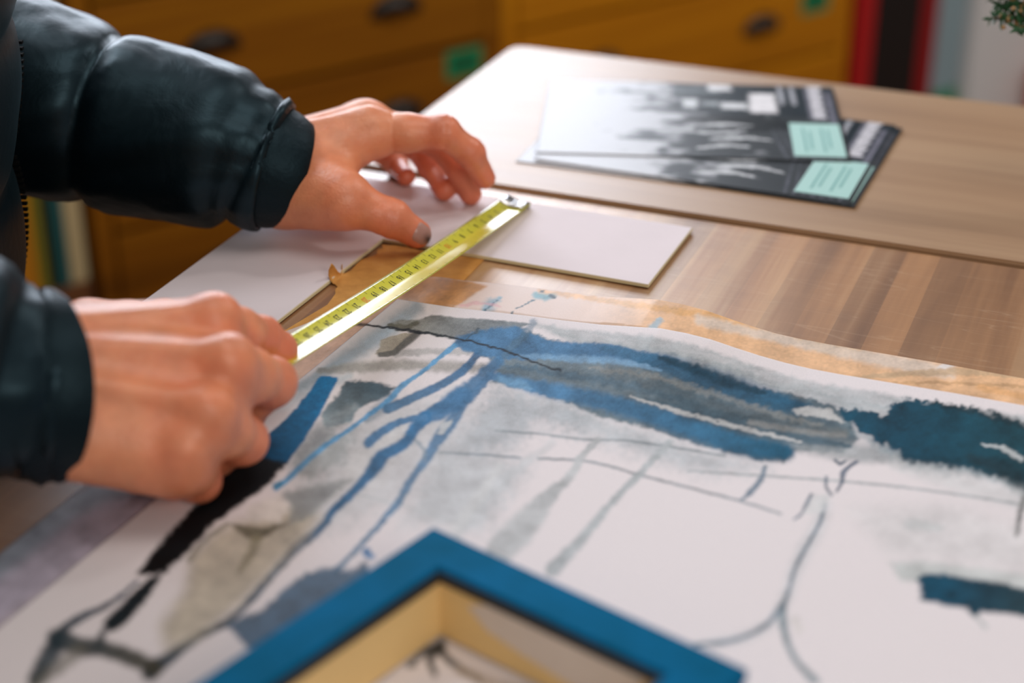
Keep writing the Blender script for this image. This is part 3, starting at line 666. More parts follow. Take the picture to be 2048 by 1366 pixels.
# ------------------------------------------------------------------ picture frame
fz = .033; C0 = G(866, 1052, fz); C1 = G(1495, 1336, fz)
fx = C1-C0; FWD = np.linalg.norm(fx[:2]); fx = fx/FWD; fy = V(fx[1], -fx[0], 0); fy = fy if fy[1] < 0 else -fy
fr = empty('picture_frame', 'deep blue wooden picture frame with cream inner sides lying on the painting', 'picture frame', tuple(V(C0[0], C0[1], .0032)))
FB = fr; FLN = .19
fh = fz-.0032
def fpt(a, b, z): return tuple(V(fx[0]*a+fy[0]*b, fx[1]*a+fy[1]*b, z))
def mitred(name, o0, o1, zt, zb, mat, parent, bev=0.0):
    # a ring of four mitred rails: outer offset o0, inner offset o1
    bm = bmesh.new()
    def cs(o, z): return [bm.verts.new(fpt(*q, z)) for q in ((o, o), (FWD-o, o), (FWD-o, FLN-o), (o, FLN-o))]
    a, b, c, d = cs(o0, zb), cs(o0, zt), cs(o1, zt), cs(o1, zb)
    tops = []
    for i in range(4):
        j = (i+1) % 4
        bm.faces.new((a[i], a[j], b[j], b[i])); tops.append(bm.faces.new((b[i], b[j], c[j], c[i])))
        bm.faces.new((c[i], c[j], d[j], d[i])); bm.faces.new((d[i], d[j], a[j], a[i]))
    bmesh.ops.recalc_face_normals(bm, faces=bm.faces)
    if bev: bmesh.ops.bevel(bm, geom=[e for f in tops for e in f.edges if len({v for v in e.verts}) == 2 and any(abs(fc.normal.z) < .5 for fc in e.link_faces)], offset=bev, segments=3, affect='EDGES')
    return link(name, bm, mat, parent)
mitred('blue_rails', 0, .0205, fh, fh-.0055, M_BLUE, fr, .0009)
mitred('outer_sides', .0006, .0195, fh-.0057, .0, M_BLUE, fr)
mitred('black_lip', .0195, .0228, fh-.0016, fh-.0046, M_BLACK, fr, .0005)
ins = mitred('inner_sides', .0190, .0222, fh-.0048, .0004, M_CREAM, fr)
bm = bmesh.new(); _p = [(.036, .020), (.048, .0262), (.117, .0262), (.112, .012), (.090, .0065), (.062, .010), (.046, .013)]  # paler patch on one inner side
bm.faces.new([bm.verts.new(fpt(a_, .0224, z_)) for a_, z_ in _p]); link('pale_patch', bm, M_CREAM2, ins)
# ------------------------------------------------------------------ tape measure
TA = G(1037, 405, .0062); TB = G(587, 700, .0345); tdir = (TB-TA)/np.linalg.norm(TB-TA)
tside = np.cross(tdir, V(0, 0, 1)); tside /= np.linalg.norm(tside)            # horizontal, to the person's side?
if tside[0] > 0: tside = -tside                                             # tside points to the left (person)
tup = np.cross(tside, tdir); tup = tup if tup[2] > 0 else -tup
TLEN = .306; HW = .0085
def tp_(s, w, off=0.0):
    # sag a little, concave blade; w in -1..1 (1 = person side)
    n = s/TLEN; base = TA+tdir*s-V(0, 0, .0025*math.sin(math.pi*min(n, 1)))
    curl = .0030*max(w+.10, 0)**1.5+.0005*max(-w-.3, 0)**1.6
    nz = tup*(1)-tside*(.32*w)
    return base+tside*(HW*w)+tup*(curl+off*1.0)+0*nz
tm = empty('tape_measure', 'yellow steel tape measure stretched from the right hand across the mount board', 'tape measure', tuple(TA))
NS, NW = 90, 12
def blade(name, w0, w1, mat):
    vs = np.array([[tp_(TLEN*i/NS, w0+(w1-w0)*j/NW)-TA for j in range(NW+1)] for i in range(NS+1)]).reshape(-1, 3)
    idx = np.arange((NS+1)*(NW+1)).reshape(NS+1, NW+1)
    q = np.stack([idx[:-1, :-1], idx[1:, :-1], idx[1:, 1:], idx[:-1, 1:]], -1).reshape(-1, 4)
    o = link(name, npmesh(name, vs, q), mat, tm, True)
    md = o.modifiers.new('s', 'SOLIDIFY'); md.thickness = .00022; md.offset = 0
    return o
blade('blade', -1, 1, M_YEL)
def bar_on(bm, s0, s1, w0, w1, off=.00022, k=4):
    rows = []
    for i in range(2):
        s = s0 if i == 0 else s1
        rows.append([bm.verts.new(tuple(tp_(s, w0+(w1-w0)*j/k, off)-TA)) for j in range(k+1)])
    for j in range(k): bm.faces.new((rows[0][j], rows[1][j], rows[1][j+1], rows[0][j+1]))
bmk, bmr = bmesh.new(), bmesh.new()
mm = 1
while mm*.001 < TLEN-.004:
    s = mm*.001; big = mm % 10 == 0; mid = mm % 5 == 0
    ln = .62 if big else (.30 if mid else .19)
    bar_on(bmk, s-.00013, s+.00013, 1-ln*.55, .99); bar_on(bmk, s-.00013, s+.00013, -1+ln*.45, -.99); mm += 1
def text_tris(body, size):
    cu = bpy.data.curves.new('t', 'FONT'); cu.body = body; cu.size = size; cu.align_x = 'CENTER'; cu.resolution_u = 3; cu.fill_mode = 'FRONT'
    ob = bpy.data.objects.new('t', cu); COL.objects.link(ob); dg = bpy.context.evaluated_depsgraph_get(); me = bpy.data.meshes.new_from_object(ob.evaluated_get(dg))
    vs = [tuple(v.co[:2]) for v in me.vertices]; fs = [tuple(p.vertices) for p in me.polygons]
    bpy.data.objects.remove(ob); bpy.data.curves.remove(cu); bpy.data.meshes.remove(me); return vs, fs
for n in range(1, int(TLEN*100)):
    vs, fs = text_tris(str(n), .0054); bm = bmr if n % 10 == 0 else bmk
    # text upright for the person at the table's left: reading direction runs from hook to case, tops point away from them
    if n % 10 == 0: bm = bmesh.new()
    xs = [v[0] for v in vs]; c0 = (min(xs)+max(xs))/2
    vv = [bm.verts.new(tuple(tp_(n*.01-.0036+(x-c0)*.86, .58-y/HW, .00026)-TA)) for x, y in vs]
    for f in fs:
        try: bm.faces.new([vv[i] for i in f])
        except ValueError: pass
    if n % 10 == 0: link('orange_number', bm, M_RINK, tm)
link('black_numbers', bmk, M_INK, tm); bmr.free()
# hook
bm = bmesh.new(); hk = []
prof = [(.013, .0011), (.004, .0011), (-.0006, .0009), (-.0012, .0002), (-.0012, -.0055)]
for s, off in prof: hk.append([bm.verts.new(tuple(tp_(max(s, 0), w, off)-TA+tdir*min(s, 0))) for w in np.linspace(-.86, .86, 9)])
for i in range(len(prof)-1):
    for j in range(8): bm.faces.new((hk[i][j], hk[i+1][j], hk[i+1][j+1], hk[i][j+1]))
h = link('steel_hook', bm, M_STEEL, tm, True); md = h.modifiers.new('s', 'SOLIDIFY'); md.thickness = .0009; md.offset = 0
for s in (.0045, .0095):
    bm = bmesh.new(); bmesh.ops.create_uvsphere(bm, u_segments=12, v_segments=8, radius=.0015)
    for v in bm.verts: v.co = Vector(tp_(s, 0, .0016)-TA)+Vector((v.co.x, v.co.y, v.co.z*.5))
    link('rivet', bm, M_STEEL, tm, True)
# case, in the fist
ce = V(-.136, .672, .034)-TA
CM = frame_mat(tdir, tside, tup, ce)
box('case', (0, 0, 0), (.034, .020, .030), M_CASE, tm, CM, .006)
# ------------------------------------------------------------------ flyers
def flyer(c00, ex_, ey_, w, h, z, label, seed, sticker=True):
    """c00 near left corner on the plan, ex along the long side, ey to the far side"""
    r = empty('flyer', label, 'flyer', (c00[0], c00[1], z), 0, 'glossy flyers fanned on the far end board' if False else None)
    nx, ny = 150, 106
    X, Y = np.meshgrid(np.linspace(0, w, nx), np.linspace(0, h, ny))
    A = np.concatenate([X[..., None]*ex_[:2]+Y[..., None]*ey_[:2], np.zeros_like(X)[..., None]], -1)
    # artwork in units of the card, 0..1000 by 0..700, y downwards from the far side
    a = Art(X.ravel()/w*1000, (h-Y.ravel())/h*700, (190, 192, 198))  # pale base carries the window glare painted into the card's left
    blur = fbm(a.x/90+seed, a.y/55+seed, 4); st = fbm(a.x/60+seed*3, a.y/24, 3)
    dark = sstep(.40, .56, a.x/1000*.62+.5*blur-.04)
    a.c *= (1-.93*dark[:, None]); a.c += (lin((8, 22, 28))*dark[:, None])
    blk = (4, 12, 16)
    a.poly([(430, 0), (1000, 0), (1000, 330), (470, 300)], (24, 36, 44), .85, 26, 2)
    for (x0, y0, x1, y1, c) in ((440, 60, 600, 100, (110, 120, 124)), (560, 10, 640, 70, (226, 226, 230)), (470, 160, 520, 250, (200, 204, 208)), (540, 180, 590, 220, (150, 158, 162)), (600, 190, 690, 250, (210, 212, 216)), (700, 90, 790, 280, (232, 230, 234)), (745, 300, 770, 350, (140, 146, 150))):
        a.poly([(x0, y0), (x1, y0), (x1, y1), (x0, y1)], c, .95, 9, 2)
    a.poly([(470, 330), (760, 300), (900, 420), (700, 470), (480, 400)], blk, .8, 20, 2)
    for p in ([(500, 420), (640, 400), (700, 410)], [(460, 470), (600, 480), (680, 450)], [(560, 540), (700, 520), (760, 540)], [(520, 620), (620, 590), (680, 600)]):
        a.line(p, [14, 26, 8], (205, 208, 212), .9, .5, 2.5)
    for k in range(7): a.line([(760+26*k, 420+10*k), (800+28*k, 690)], [4, 8], (110, 112, 124), .6, .6)
    for x0 in (810, 850): a.line([(x0, 20), (x0+4, 190)], [16, 16], (170, 172, 180), .9, .4, 1, None, .3)      # small title lines
    a.poly([(895, 8), (955, 8), (955, 330), (895, 330)], (120, 120, 132), .8, 4, .3)
    for k in range(16): a.line([(915, 12+20*k), (950-5*(k % 3), 12+20*k)], 13, (232, 230, 236), .95, .35, .6)       # big title letters, out of focus in the photo
    a.poly([(966, 60), (985, 60), (985, 420), (966, 420)], (120, 120, 134), .9, 3, .2)
    link('card', grid_mesh('card', A, a.c, .0006), M_FLYER, r, False)
    if sticker:
        M = frame_mat(tuple(ex_), tuple(ey_), (0, 0, 1), (0, 0, 0))
        s = box('sticker', (w*.905, h*.255, .00025), (w*.165, h*.42, .0002), M_MINT, r, M, 0)
        bm = bmesh.new()
        for k, (fx_, l0, l1) in enumerate(((.865, .10, .40), (.885, .13, .36), (.925, .10, .40), (.945, .15, .38))):
            box_bm(bm, (w*fx_, h*(l0+l1)/2, .00042), (w*.008, h*(l1-l0), .00012), M)
        link('sticker_print', bm, M_MINT2, s)
def quad(bl, br, tr):
    a, b, c = G(*bl, .0028), G(*br, .0028), G(*tr, .0028); ex_ = (b-a); w = np.linalg.norm(ex_); ex_ /= w; ey_ = V(-ex_[1], ex_[0], 0); return a, ex_, ey_, w, np.linalg.norm(c-b)
aB = quad((1068, 322), (1700, 412), (1795, 255)); aA = quad((1072, 311), (1703, 330), (1641, 180))
def off(q, dx, dy, rot):
    c, s = math.cos(rot), math.sin(rot); e = V(q[1][0]*c-q[1][1]*s, q[1][0]*s+q[1][1]*c, 0); return q[0]+V(dx, dy, 0), e, V(-e[1], e[0], 0), q[3], q[4]
flyer(*off(aB, -.012, -.0008, .030)[:5], .0029, 'lowest dark glossy flyer, its mint sticker just showing at the front edge of the fan', 3)
flyer(*off(aB, .003, -.001, -.012)[:5], .0036, 'dark glossy flyer second from the bottom of the fan', 5)
flyer(*aB, .0043, 'dark glossy flyer turned towards the right, mint sticker at its near right corner', 2)
flyer(*aA, .0051, 'topmost black and white glossy flyer, window sheen painted pale on its left half', 7)
# ------------------------------------------------------------------ pot plant on the table's right side
pp = T(.505, -.300); pp = G(2330, 250) if False else V(.455, .985, 0)
pr = empty('potted_shrub', 'needle leaved green shrub reaching in at the top right corner', 'plant', tuple(pp+V(0, 0, .0022)))
bm = bmesh.new(); pf = [(.0, .0), (.036, .0), (.040, .004), (.050, .075), (.053, .080), (.053, .088), (.047, .088), (.045, .074), (.0, .072)]
N = 28; rg = [[bm.verts.new((r_*math.cos(2*math.pi*i/N), r_*math.sin(2*math.pi*i/N), z_)) for i in range(N)] for r_, z_ in pf[1:-1]]
for k in range(len(rg)-1):
    for i in range(N): bm.faces.new((rg[k][i], rg[k][(i+1) % N], rg[k+1][(i+1) % N], rg[k+1][i]))
bm.faces.new(rg[0][::-1]); bm.faces.new(rg[-1]); link('pot', bm, plain('terracotta', (176, 98, 66), .8, .3, .08, 40), pr, True)
M_STEM = plain('brown twig', (112, 84, 52), .8); M_NEED = plain('needle leaf', (38, 82, 46), .55, .4, .35, 60); M_BUD = plain('pale bud', (176, 140, 96), .7, .3, .25, 90)
stems, needles, buds = bmesh.new(), bmesh.new(), bmesh.new()
def tube_bm(bm, P, rad, n=6):
    P = [Vector(p) for p in P]; prev = None
    for i, p in enumerate(P):
        d = (P[min(i+1, len(P)-1)]-P[max(i-1, 0)]).normalized(); a = d.orthogonal().normalized(); b = d.cross(a); r_ = rad*(1-.6*i/len(P))
        ring = [bm.verts.new(p+(a*math.cos(2*math.pi*k/n)+b*math.sin(2*math.pi*k/n))*r_) for k in range(n)]
        if prev:
            for k in range(n): bm.faces.new((prev[k], prev[(k+1) % n], ring[(k+1) % n], ring[k]))
        prev = ring
def needle(p, d, L, w):
    p, d = Vector(p), Vector(d).normalized(); a = d.orthogonal().normalized(); b = d.cross(a)
    q = [p+a*w*.5, p+d*L*.5+a*w, p+d*L, p+d*L*.5-a*w, p-a*w*.5, p+d*L*.45+b*w*.8]
    v = [needles.verts.new(x) for x in q]
    for f in ((0, 1, 5), (1, 2, 5), (2, 3, 5), (3, 4, 5), (4, 0, 5)): needles.faces.new([v[i] for i in f])
    needles.faces.new([v[0], v[4], v[3], v[2], v[1]])
rr = random.Random(5)
targets = [RY(1984, 44, 1.015)-pp, RY(2026, 14, 1.02)-pp, RY(2034, 62, 1.0)-pp, RY(2000, -12, 1.03)-pp, RY(1978, -24, 1.02)-pp, RY(2012, 40, 1.01)-pp, RY(1998, 18, 1.03)-pp]
for k in range(16):
    if k < len(targets): e = Vector(targets[k])
    else:
        an = rr.uniform(-1.6, 1.6); e = Vector((.11*math.cos(an), .11*math.sin(an), rr.uniform(.12, .22)))
    s0 = Vector((rr.uniform(-.015, .015), rr.uniform(-.015, .015), .070))
    mid = s0.lerp(e, .5)+Vector((0, 0, .03))
    pts = [s0.lerp(mid, q/6).lerp(mid.lerp(e, q/6), q/6) for q in range(7)]
    tube_bm(stems, pts, .0016)
    for q in range(44):
        f = .35+.65*q/43; i = min(int(f*6), 5); p = pts[i].lerp(pts[i+1], f*6-i); ax = (pts[i+1]-pts[i]).normalized()
        for _ in range(3):
            d = ax*rr.uniform(.2, .8)+Vector((rr.gauss(0, 1), rr.gauss(0, 1), rr.gauss(0, 1))).normalized()*.75
            needle(p, d, rr.uniform(.006, .012), .0014)
    for q in range(9):
        p = pts[6].lerp(pts[5], rr.uniform(0, 1.0))+Vector((rr.gauss(0, .003), rr.gauss(0, .003), rr.gauss(0, .003)))
        r_ = bmesh.ops.create_icosphere(buds, subdivisions=1, radius=.0016)
        for v in r_['verts']: v.co = v.co+p
link('stems', stems, M_STEM, pr, True)
o = link('needles', needles, M_NEED, pr); o['kind'] = 'stuff'
o = link('buds', buds, M_BUD, pr, True); o['kind'] = 'stuff'
# ------------------------------------------------------------------ person
def smin(a, b, k):
    h = np.clip(.5+.5*(b-a)/k, 0, 1); return b+(a-b)*h-k*h*(1-h)
def cone(P, a, b, ra, rb):
    a = np.asarray(a, np.float32); b = np.asarray(b, np.float32); d = b-a
    t_ = np.clip(((P-a)@d)/(d@d+1e-12), 0, 1); return np.linalg.norm(P-a-t_[..., None]*d, axis=-1)-(ra+(rb-ra)*t_)
def ball(P, c, r): return np.linalg.norm(P-np.asarray(c, np.float32), axis=-1)-r
def ell(P, c, r):
    q = (P-np.asarray(c, np.float32))/np.asarray(r, np.float32); return (np.linalg.norm(q, axis=-1)-1)*min(r)
def surface_nets(fn, lo, hi, h):
    lo = np.asarray(lo, float); n = np.ceil((np.asarray(hi)-lo)/h).astype(int)+1
    ax = [lo[i]+h*np.arange(n[i]) for i in range(3)]
    Fv = np.empty(n, np.float32)
    for i in range(0, n[0], 24):
        g = np.stack(np.meshgrid(ax[0][i:i+24], ax[1], ax[2], indexing='ij'), -1).astype(np.float32); Fv[i:i+24] = fn(g)
    S = Fv < 0; m = n-1
    acc = np.zeros((*m, 3), np.float32); cnt = np.zeros(m, np.float32)
    cr = {}
    for d in range(3):
        sl0 = [slice(None)]*3; sl1 = [slice(None)]*3; sl0[d] = slice(0, -1); sl1[d] = slice(1, None)
        f0, f1 = Fv[tuple(sl0)], Fv[tuple(sl1)]; c = (S[tuple(sl0)] != S[tuple(sl1)]); cr[d] = (c, S[tuple(sl0)])
        tt = np.where(c, f0/np.where(f0-f1 == 0, 1, f0-f1), 0)
        o = [k for k in range(3) if k != d]
        for a in (0, 1):
            for b in (0, 1):
                s = [None]*3; s[d] = slice(0, m[d]); s[o[0]] = slice(a, a+m[o[0]]); s[o[1]] = slice(b, b+m[o[1]])
                cc = c[tuple(s)]; cnt += cc
                pos = [0, 0, 0]; pos[o[0]] = a; pos[o[1]] = b
                for k in range(3): acc[..., k] += cc*(tt[tuple(s)] if k == d else pos[k])
    act = cnt > 0; vid = np.full(m, -1); vid[act] = np.arange(act.sum())
    I = np.argwhere(act); verts = lo+h*(I+acc[act]/cnt[act][:, None])
    quads = []
    for d in range(3):
        o = [k for k in range(3) if k != d]; c, s0 = cr[d]
        e = np.argwhere(c); e = e[(e[:, o[0]] > 0) & (e[:, o[1]] > 0) & (e[:, o[0]] < m[o[0]]) & (e[:, o[1]] < m[o[1]])]
        ins = s0[tuple(e.T)]
        def v(a, b):
            q = e.copy(); q[:, o[0]] -= a; q[:, o[1]] -= b; return vid[tuple(q.T)]
        q = np.stack([v(1, 1), v(0, 1), v(0, 0), v(1, 0)], -1)
        flip = ins if d != 1 else ~ins
        q[~flip] = q[~flip][:, ::-1]; quads.append(q)
    return verts, np.concatenate(quads)
# ---- left hand (far), palm down, thumb towards the camera
LH = dict(
    wr=RY(462, 352, .930),
    idx=[RY(738, 268, .955), RY(886, 264, .955), RY(940, 306, .958), RY(969, 356, .962)],
    mid=[RY(733, 254, .977), RY(872, 278, .986), RY(922, 338, .977), G(941, 388, .0095)],
    rin=[RY(724, 250, .997), RY(828, 284, 1.010), RY(866, 336, 1.000), G(888, 381, .0095)],
    pin=[RY(710, 252, 1.014), RY(764, 300, 1.030), RY(793, 330, 1.030), G(812, 354, .009)],
    th=[RY(570, 378, .925), RY(688, 402, .903), RY(782, 436, .903), RY(834, 468, .905)])
RHm = [G(422, 654, .066), G(450, 738, .060), G(410, 838, .048), G(362, 910, .036)]
RHp = [RD(RHm[0], 520, 674, .040), RD(RHm[1], 542, 764, .043), RD(RHm[2], 486, 880, .039), RD(RHm[3], 398, 962, .031)]
RHp[3][2] = max(RHp[3][2], .012)
RHw = G(10, 765, .060)
def fingers(P, chains, wrist, base_r, tips, thumb_web, extra):
    d = None
    # palm: metacarpals blended
    for (m, b, rb, rm) in base_r:
        q = cone(P, b, m, rb, rm); d = q if d is None else smin(d, q, .011)
    for e in extra: d = smin(d, cone(P, *e[:4]), e[4])
    for ch, rad in chains:
        f = None
        for i in range(len(ch)-1):
            q = cone(P, ch[i], ch[i+1], rad[i]*.96, rad[i+1]*.97); f = q if f is None else smin(f, q, .0035)
        for i in range(1, len(ch)-1): f = smin(f, ball(P, ch[i], rad[i]*1.02), .003)
        f = smin(f, ball(P, (ch[0]+ch[1])/2, (rad[0]+rad[1])*.5), .005)
        d = smin(d, f, .007)
    return d
def lerp(a, b, t): return a+(b-a)*t
def left_hand(P):
    w = LH['wr']; b = lambda k: w+V(.012, k, .002)
    base = [(LH['idx'][0], b(-.004), .0150, .0155), (LH['mid'][0], b(.006), .0150, .0155), (LH['rin'][0], b(.015), .0145, .0145), (LH['pin'][0], b(.022), .0140, .0130)]
    ch = [(LH['idx'], (.0128, .0098, .0086, .0070)), (LH['mid'], (.0128, .0100, .0086, .0072)), (LH['rin'], (.0122, .0094, .0082, .0068)), (LH['pin'], (.0108, .0082, .0072, .0060)),
          (LH['th'], (.0190, .0142, .0108, .0086))]
    th = LH['th']
    ext = [(w+V(.0, .000, .002), th[0], .013, .0205, .010), (th[0], th[1], .0215, .0150, .012), (lerp(w, LH['idx'][0], .55)+V(0, -.004, -.006), lerp(th[0], th[1], .7), .017, .013, .014),
           (lerp(w, LH['idx'][0], .8)+V(0, 0, -.006), th[1]+V(-.004, .01, .004), .009, .008, .014), (lerp(w, LH['pin'][0], .3)+V(0, .004, -.006), lerp(w, LH['pin'][0], .85)+V(0, 0, -.008), .019, .012, .012),
           (LS[3], w, .020, .020, .008)]
    d = fingers(P, ch, w, base, None, None, ext)
    for p0, p1, r in ((lerp(w, LH['idx'][0], .2), LH['idx'][0], .003), (lerp(w, LH['mid'][0], .2), LH['mid'][0], .003)):
        d = smin(d, cone(P, p0+V(0, 0, .018), p1+V(0, 0, .0125), r, r), .006)
    for m in ('idx', 'mid', 'rin', 'pin'): d = smin(d, ball(P, LH[m][0]+V(.002, 0, .004), .0105), .006)
    # folds under the knuckle of the thumb and of the index finger
    for c, nrm, amp in ((th[2], th[3]-th[1], .0005), (lerp(th[2], th[3], -.12), th[3]-th[1], .0004), (lerp(LH['idx'][0], LH['idx'][1], .33), LH['idx'][1]-LH['idx'][0], .0007), (lerp(LH['idx'][1], LH['idx'][2], .1), LH['idx'][2]-LH['idx'][0], .0007), (LH['idx'][2], LH['idx'][3]-LH['idx'][1], .0006)):
        n_ = nrm/np.linalg.norm(nrm); s = (P-c.astype(np.float32))@n_.astype(np.float32); rr_ = np.linalg.norm(P-c.astype(np.float32), axis=-1)
        d = d+amp*np.exp(-(s/.0009)**2)*(rr_ < .02)
    return d
def rfold(i):
    m, p = RHm[i], RHp[i]
    d1 = V(-.014, .006, -.018) if i < 3 else V(-.012, .004, -.002)
    a = p+d1*(1.05 if i < 3 else 1); b = a+V(-.017, .002, -.004)
    a[2] = max(a[2], .0100); b[2] = max(b[2], .0090)
    return [m, p, a, b]
RT = [G(175, 668, .050), RY(330, 655, .722), RD(RY(330, 650, .722), 452, 678, .034), None]
RT[3] = G(545, 703, .030)
def right_index():
    m, p = RHm[0], RHp[0]
    a = RY(556, 700, p[1]+.004); b = RY(548, 726, p[1]+.002); return [m, p, a, b]
RCH = [(right_index(), (.0128, .0098, .0084, .0072)), (rfold(1), (.0130, .0112, .0096, .0082)), (rfold(2), (.0124, .0106, .0092, .0078)), (rfold(3), (.0112, .0092, .0082, .0070))]
def right_hand(P):
    w = RHw
    b = [w+V(.010, .016, .006), w+V(.012, .006, .004), w+V(.012, -.008, -.002), w+V(.010, -.020, -.010)]
    base = [(RHm[i]-V(.002, 0, .002), b[i], .0205, (.0150, .0150, .0142, .0130)[i]) for i in range(4)]
    ch = RCH+[([RT[0], RT[1], RT[2], RT[3]], (.0145, .0130, .0105, .0085))]
    ext = [(w, RT[0], .020, .016, .012), (lerp(w, RHm[3], .25)+V(0, .004, -.010), lerp(w, RHm[3], .9)+V(0, .004, -.008), .020, .014, .014), (lerp(w, RHm[1], .4)+V(0, .008, -.012), lerp(w, RHm[1], .9)+V(0, .008, -.012), .020, .016, .014),
           (RS[3], w, .026, .026, .012)]
    d = fingers(P, ch, w, base, None, None, ext)
    for i in range(4): d = smin(d, ball(P, RHm[i]+V(.003, -.003, .006), (.0112, .0112, .0106, .0094)[i]), .006)
    up = V(.0, -.5, .85)
    for i in range(3):
        p0, p1 = lerp(b[i], RHm[i], .25)+up*.0175, RHm[i]+up*.0135
        d = smin(d, cone(P, p0, p1, .0022, .0030), .007)
    for i in (0, 1, 2):   # wrinkles across the knuckle of each finger
        c, q = RHm[i], RHp[i]; n_ = (q-c)/np.linalg.norm(q-c)
        for f_ in (.93, 1.02):
            s = (P-lerp(c, q, f_).astype(np.float32))@n_.astype(np.float32); rr_ = np.linalg.norm(P-q.astype(np.float32), axis=-1)
            d = d+.0005*np.exp(-(s/.0010)**2)*(rr_ < .018)
    return d
TOR = V(-.435, .80, 0)
SHL, ELL_, SHR, ELR = V(-.43, 1.00, .50), V(-.44, .985, .19), V(-.46, .60, .50), V(-.47, .63, .14)
LS = [RY(550, 337, .929), RY(528, 330, .930), RY(506, 318, .931), RY(400, 285, .940), RY(250, 246, .950), RY(110, 210, .957), RY(-10, 180, .965), RY(-150, 130, .975), lerp(ELL_, SHL, .1), lerp(ELL_, SHL, .55), SHL+V(-.01, -.01, .0)]
LR = [.0355, .0390, .0480, .0495, .0535, .0570, .060, .063, .068, .076, .088]
RS = [G(92, 774, .060), G(62, 774, .061), G(20, 768, .065), G(-40, 752, .070), G(-150, 738, .078), lerp(ELR, G(-150, 738, .078), .3), ELR, lerp(ELR, SHR, .5), SHR]
RR = [.0375, .0420, .0465, .0495, .053, .057, .062, .072, .085]
def coarse(P):
    d = ell(P, (-.44, .80, .30), (.105, .17, .26))
    d = smin(d, ell(P, (-.45, .80, .02), (.11, .165, .17)), .06)
    d = smin(d, cone(P, (-.43, .62, .49), (-.43, .98, .49), .055, .055), .06)
    d = smin(d, cone(P, (-.43, .80, .52), (-.38, .80, .66), .055, .052), .03)
    d = smin(d, ell(P, (-.355, .80, .75), (.098, .076, .118)), .03)
    d = smin(d, ell(P, (-.335, .80, .69), (.07, .058, .06)), .03)
    d = smin(d, cone(P, (-.262, .80, .745), (-.243, .80, .715), .008, .014), .012)
    for s in (-1, 1):
        d = smin(d, ell(P, (-.365, .80+.078*s, .735), (.02, .010, .032)), .006)
        d = smin(d, cone(P, (-.46, .80+.09*s, -.05), (-.445, .80+.10*s, -.36), .085, .058), .04)
        d = smin(d, cone(P, (-.445, .80+.10*s, -.36), (-.47, .80+.10*s, -.68), .056, .036), .02)
        d = np.maximum(d, -ell(P, (-.268, .80+.030*s, .757), (.012, .016, .008)))
        d = smin(d, ball(P, (-.276, .80+.030*s, .757), .0115), .004)
    d = np.minimum(d, ell(P, (-.272, .80, .676), (.012, .026, .006)))
    for pth in (LS[2:], RS[2:]):
        n_ = len(pth)-1
        for i in range(n_): d = smin(d, cone(P, pth[i], pth[i+1], .022+.010*i/n_, .022+.010*(i+1)/n_), .008)
    return d
person = empty('person', 'person in a black padded jacket leaning in from the left, both hands on the tape', 'person', (-.45, .80, FZ))
PO = V(-.45, .80, FZ)
parts = []
SK = lin((232, 152, 110)); SKR = lin((214, 106, 78))
allv, allq, allc = [], [], []; n0 = 0
red = [q for k in ('idx', 'mid', 'rin', 'pin', 'th') for q in LH[k][1:]]+[LH['th'][1]]
redR = RHm+RHp+[c[0][2] for c in RCH]
def skincol(v, pts, rad=.015):
    d = np.min(np.linalg.norm(v[:, None]-np.array(pts)[None], axis=-1), axis=1); f = np.exp(-(d/rad)**2)[:, None]*.75
    n = fbm(v[:, 0]*120, v[:, 1]*120+v[:, 2]*90, 3)[:, None]
    return (SK*(1-f)+SKR*f)*(.86+.28*n)
w = LH['wr']; v, q = surface_nets(left_hand, (w[0]-.02, .86, -.004), (.005, 1.06, .115), .0013); allv.append(v); allq.append(q+n0); allc.append(skincol(v, red)); n0 += len(v)
w = RHw; v, q = surface_nets(right_hand, (w[0]-.02, .55, -.004), (-.075, .78, .125), .0013); allv.append(v); allq.append(q+n0); allc.append(skincol(v, redR)); n0 += len(v)
v, q = surface_nets(coarse, (-.62, .48, FZ+.02), (-.10, 1.12, .90), .008); allv.append(v); allq.append(q+n0); allc.append(np.tile(SK, (len(v), 1))); n0 += len(v)
bv = np.concatenate(allv); body = link('body', npmesh('body', bv-PO, np.concatenate(allq), np.concatenate(allc)), M_SKIN, person, True)
# thumb nail: a patch that follows the thumb end
th = LH['th']; ta = (th[3]-th[2])/np.linalg.norm(th[3]-th[2])
tow = (CAM-th[3])/np.linalg.norm(CAM-th[3])
nn = tow+V(.35, 0, .10); nn -= ta*(nn@ta); nn /= np.linalg.norm(nn); sd = np.cross(ta, nn)
nv, nc_ = [], []
KU, KV = 22, 18
for i in range(KU+1):
    for j in range(KV+1):
        a, b = i/KU*2-1, j/KV*2-1
        wd = .0076*math.sqrt(max(0, 1-(max(abs(a)-.55, 0)/.5)**2)) if abs(a) > .55 else .0076
        base = th[3]+ta*(.0026+.0074*a); 
        ang = b*wd/.0095; dirv = nn*math.cos(ang)+sd*math.sin(ang)
        t0 = .0; p = base+dirv*.016
        for _ in range(14):
            dd = float(left_hand(p[None, None, :].astype(np.float32)).ravel()[0]); p = p-dirv*dd*.8
            if abs(dd) < 2e-5: break
        edge = max(abs(a), abs(b)); p = p+dirv*(.00045*(1-edge**6)-.00012*(edge**6))
        nv.append(p)
        c = lin((178, 134, 122)); g_ = math.exp(-(((a-.45)/.55)**2+((b-.15)/.45)**2)); dk = lin((22, 14, 14)); c = c*(1-.92*g_)+dk*.92*g_
        if a > .72: c = c*.45+lin((70, 52, 46))*.55
        nc_.append(c)
idx = np.arange((KU+1)*(KV+1)).reshape(KU+1, KV+1); q = np.stack([idx[:-1, :-1], idx[1:, :-1], idx[1:, 1:], idx[:-1, 1:]], -1).reshape(-1, 4)
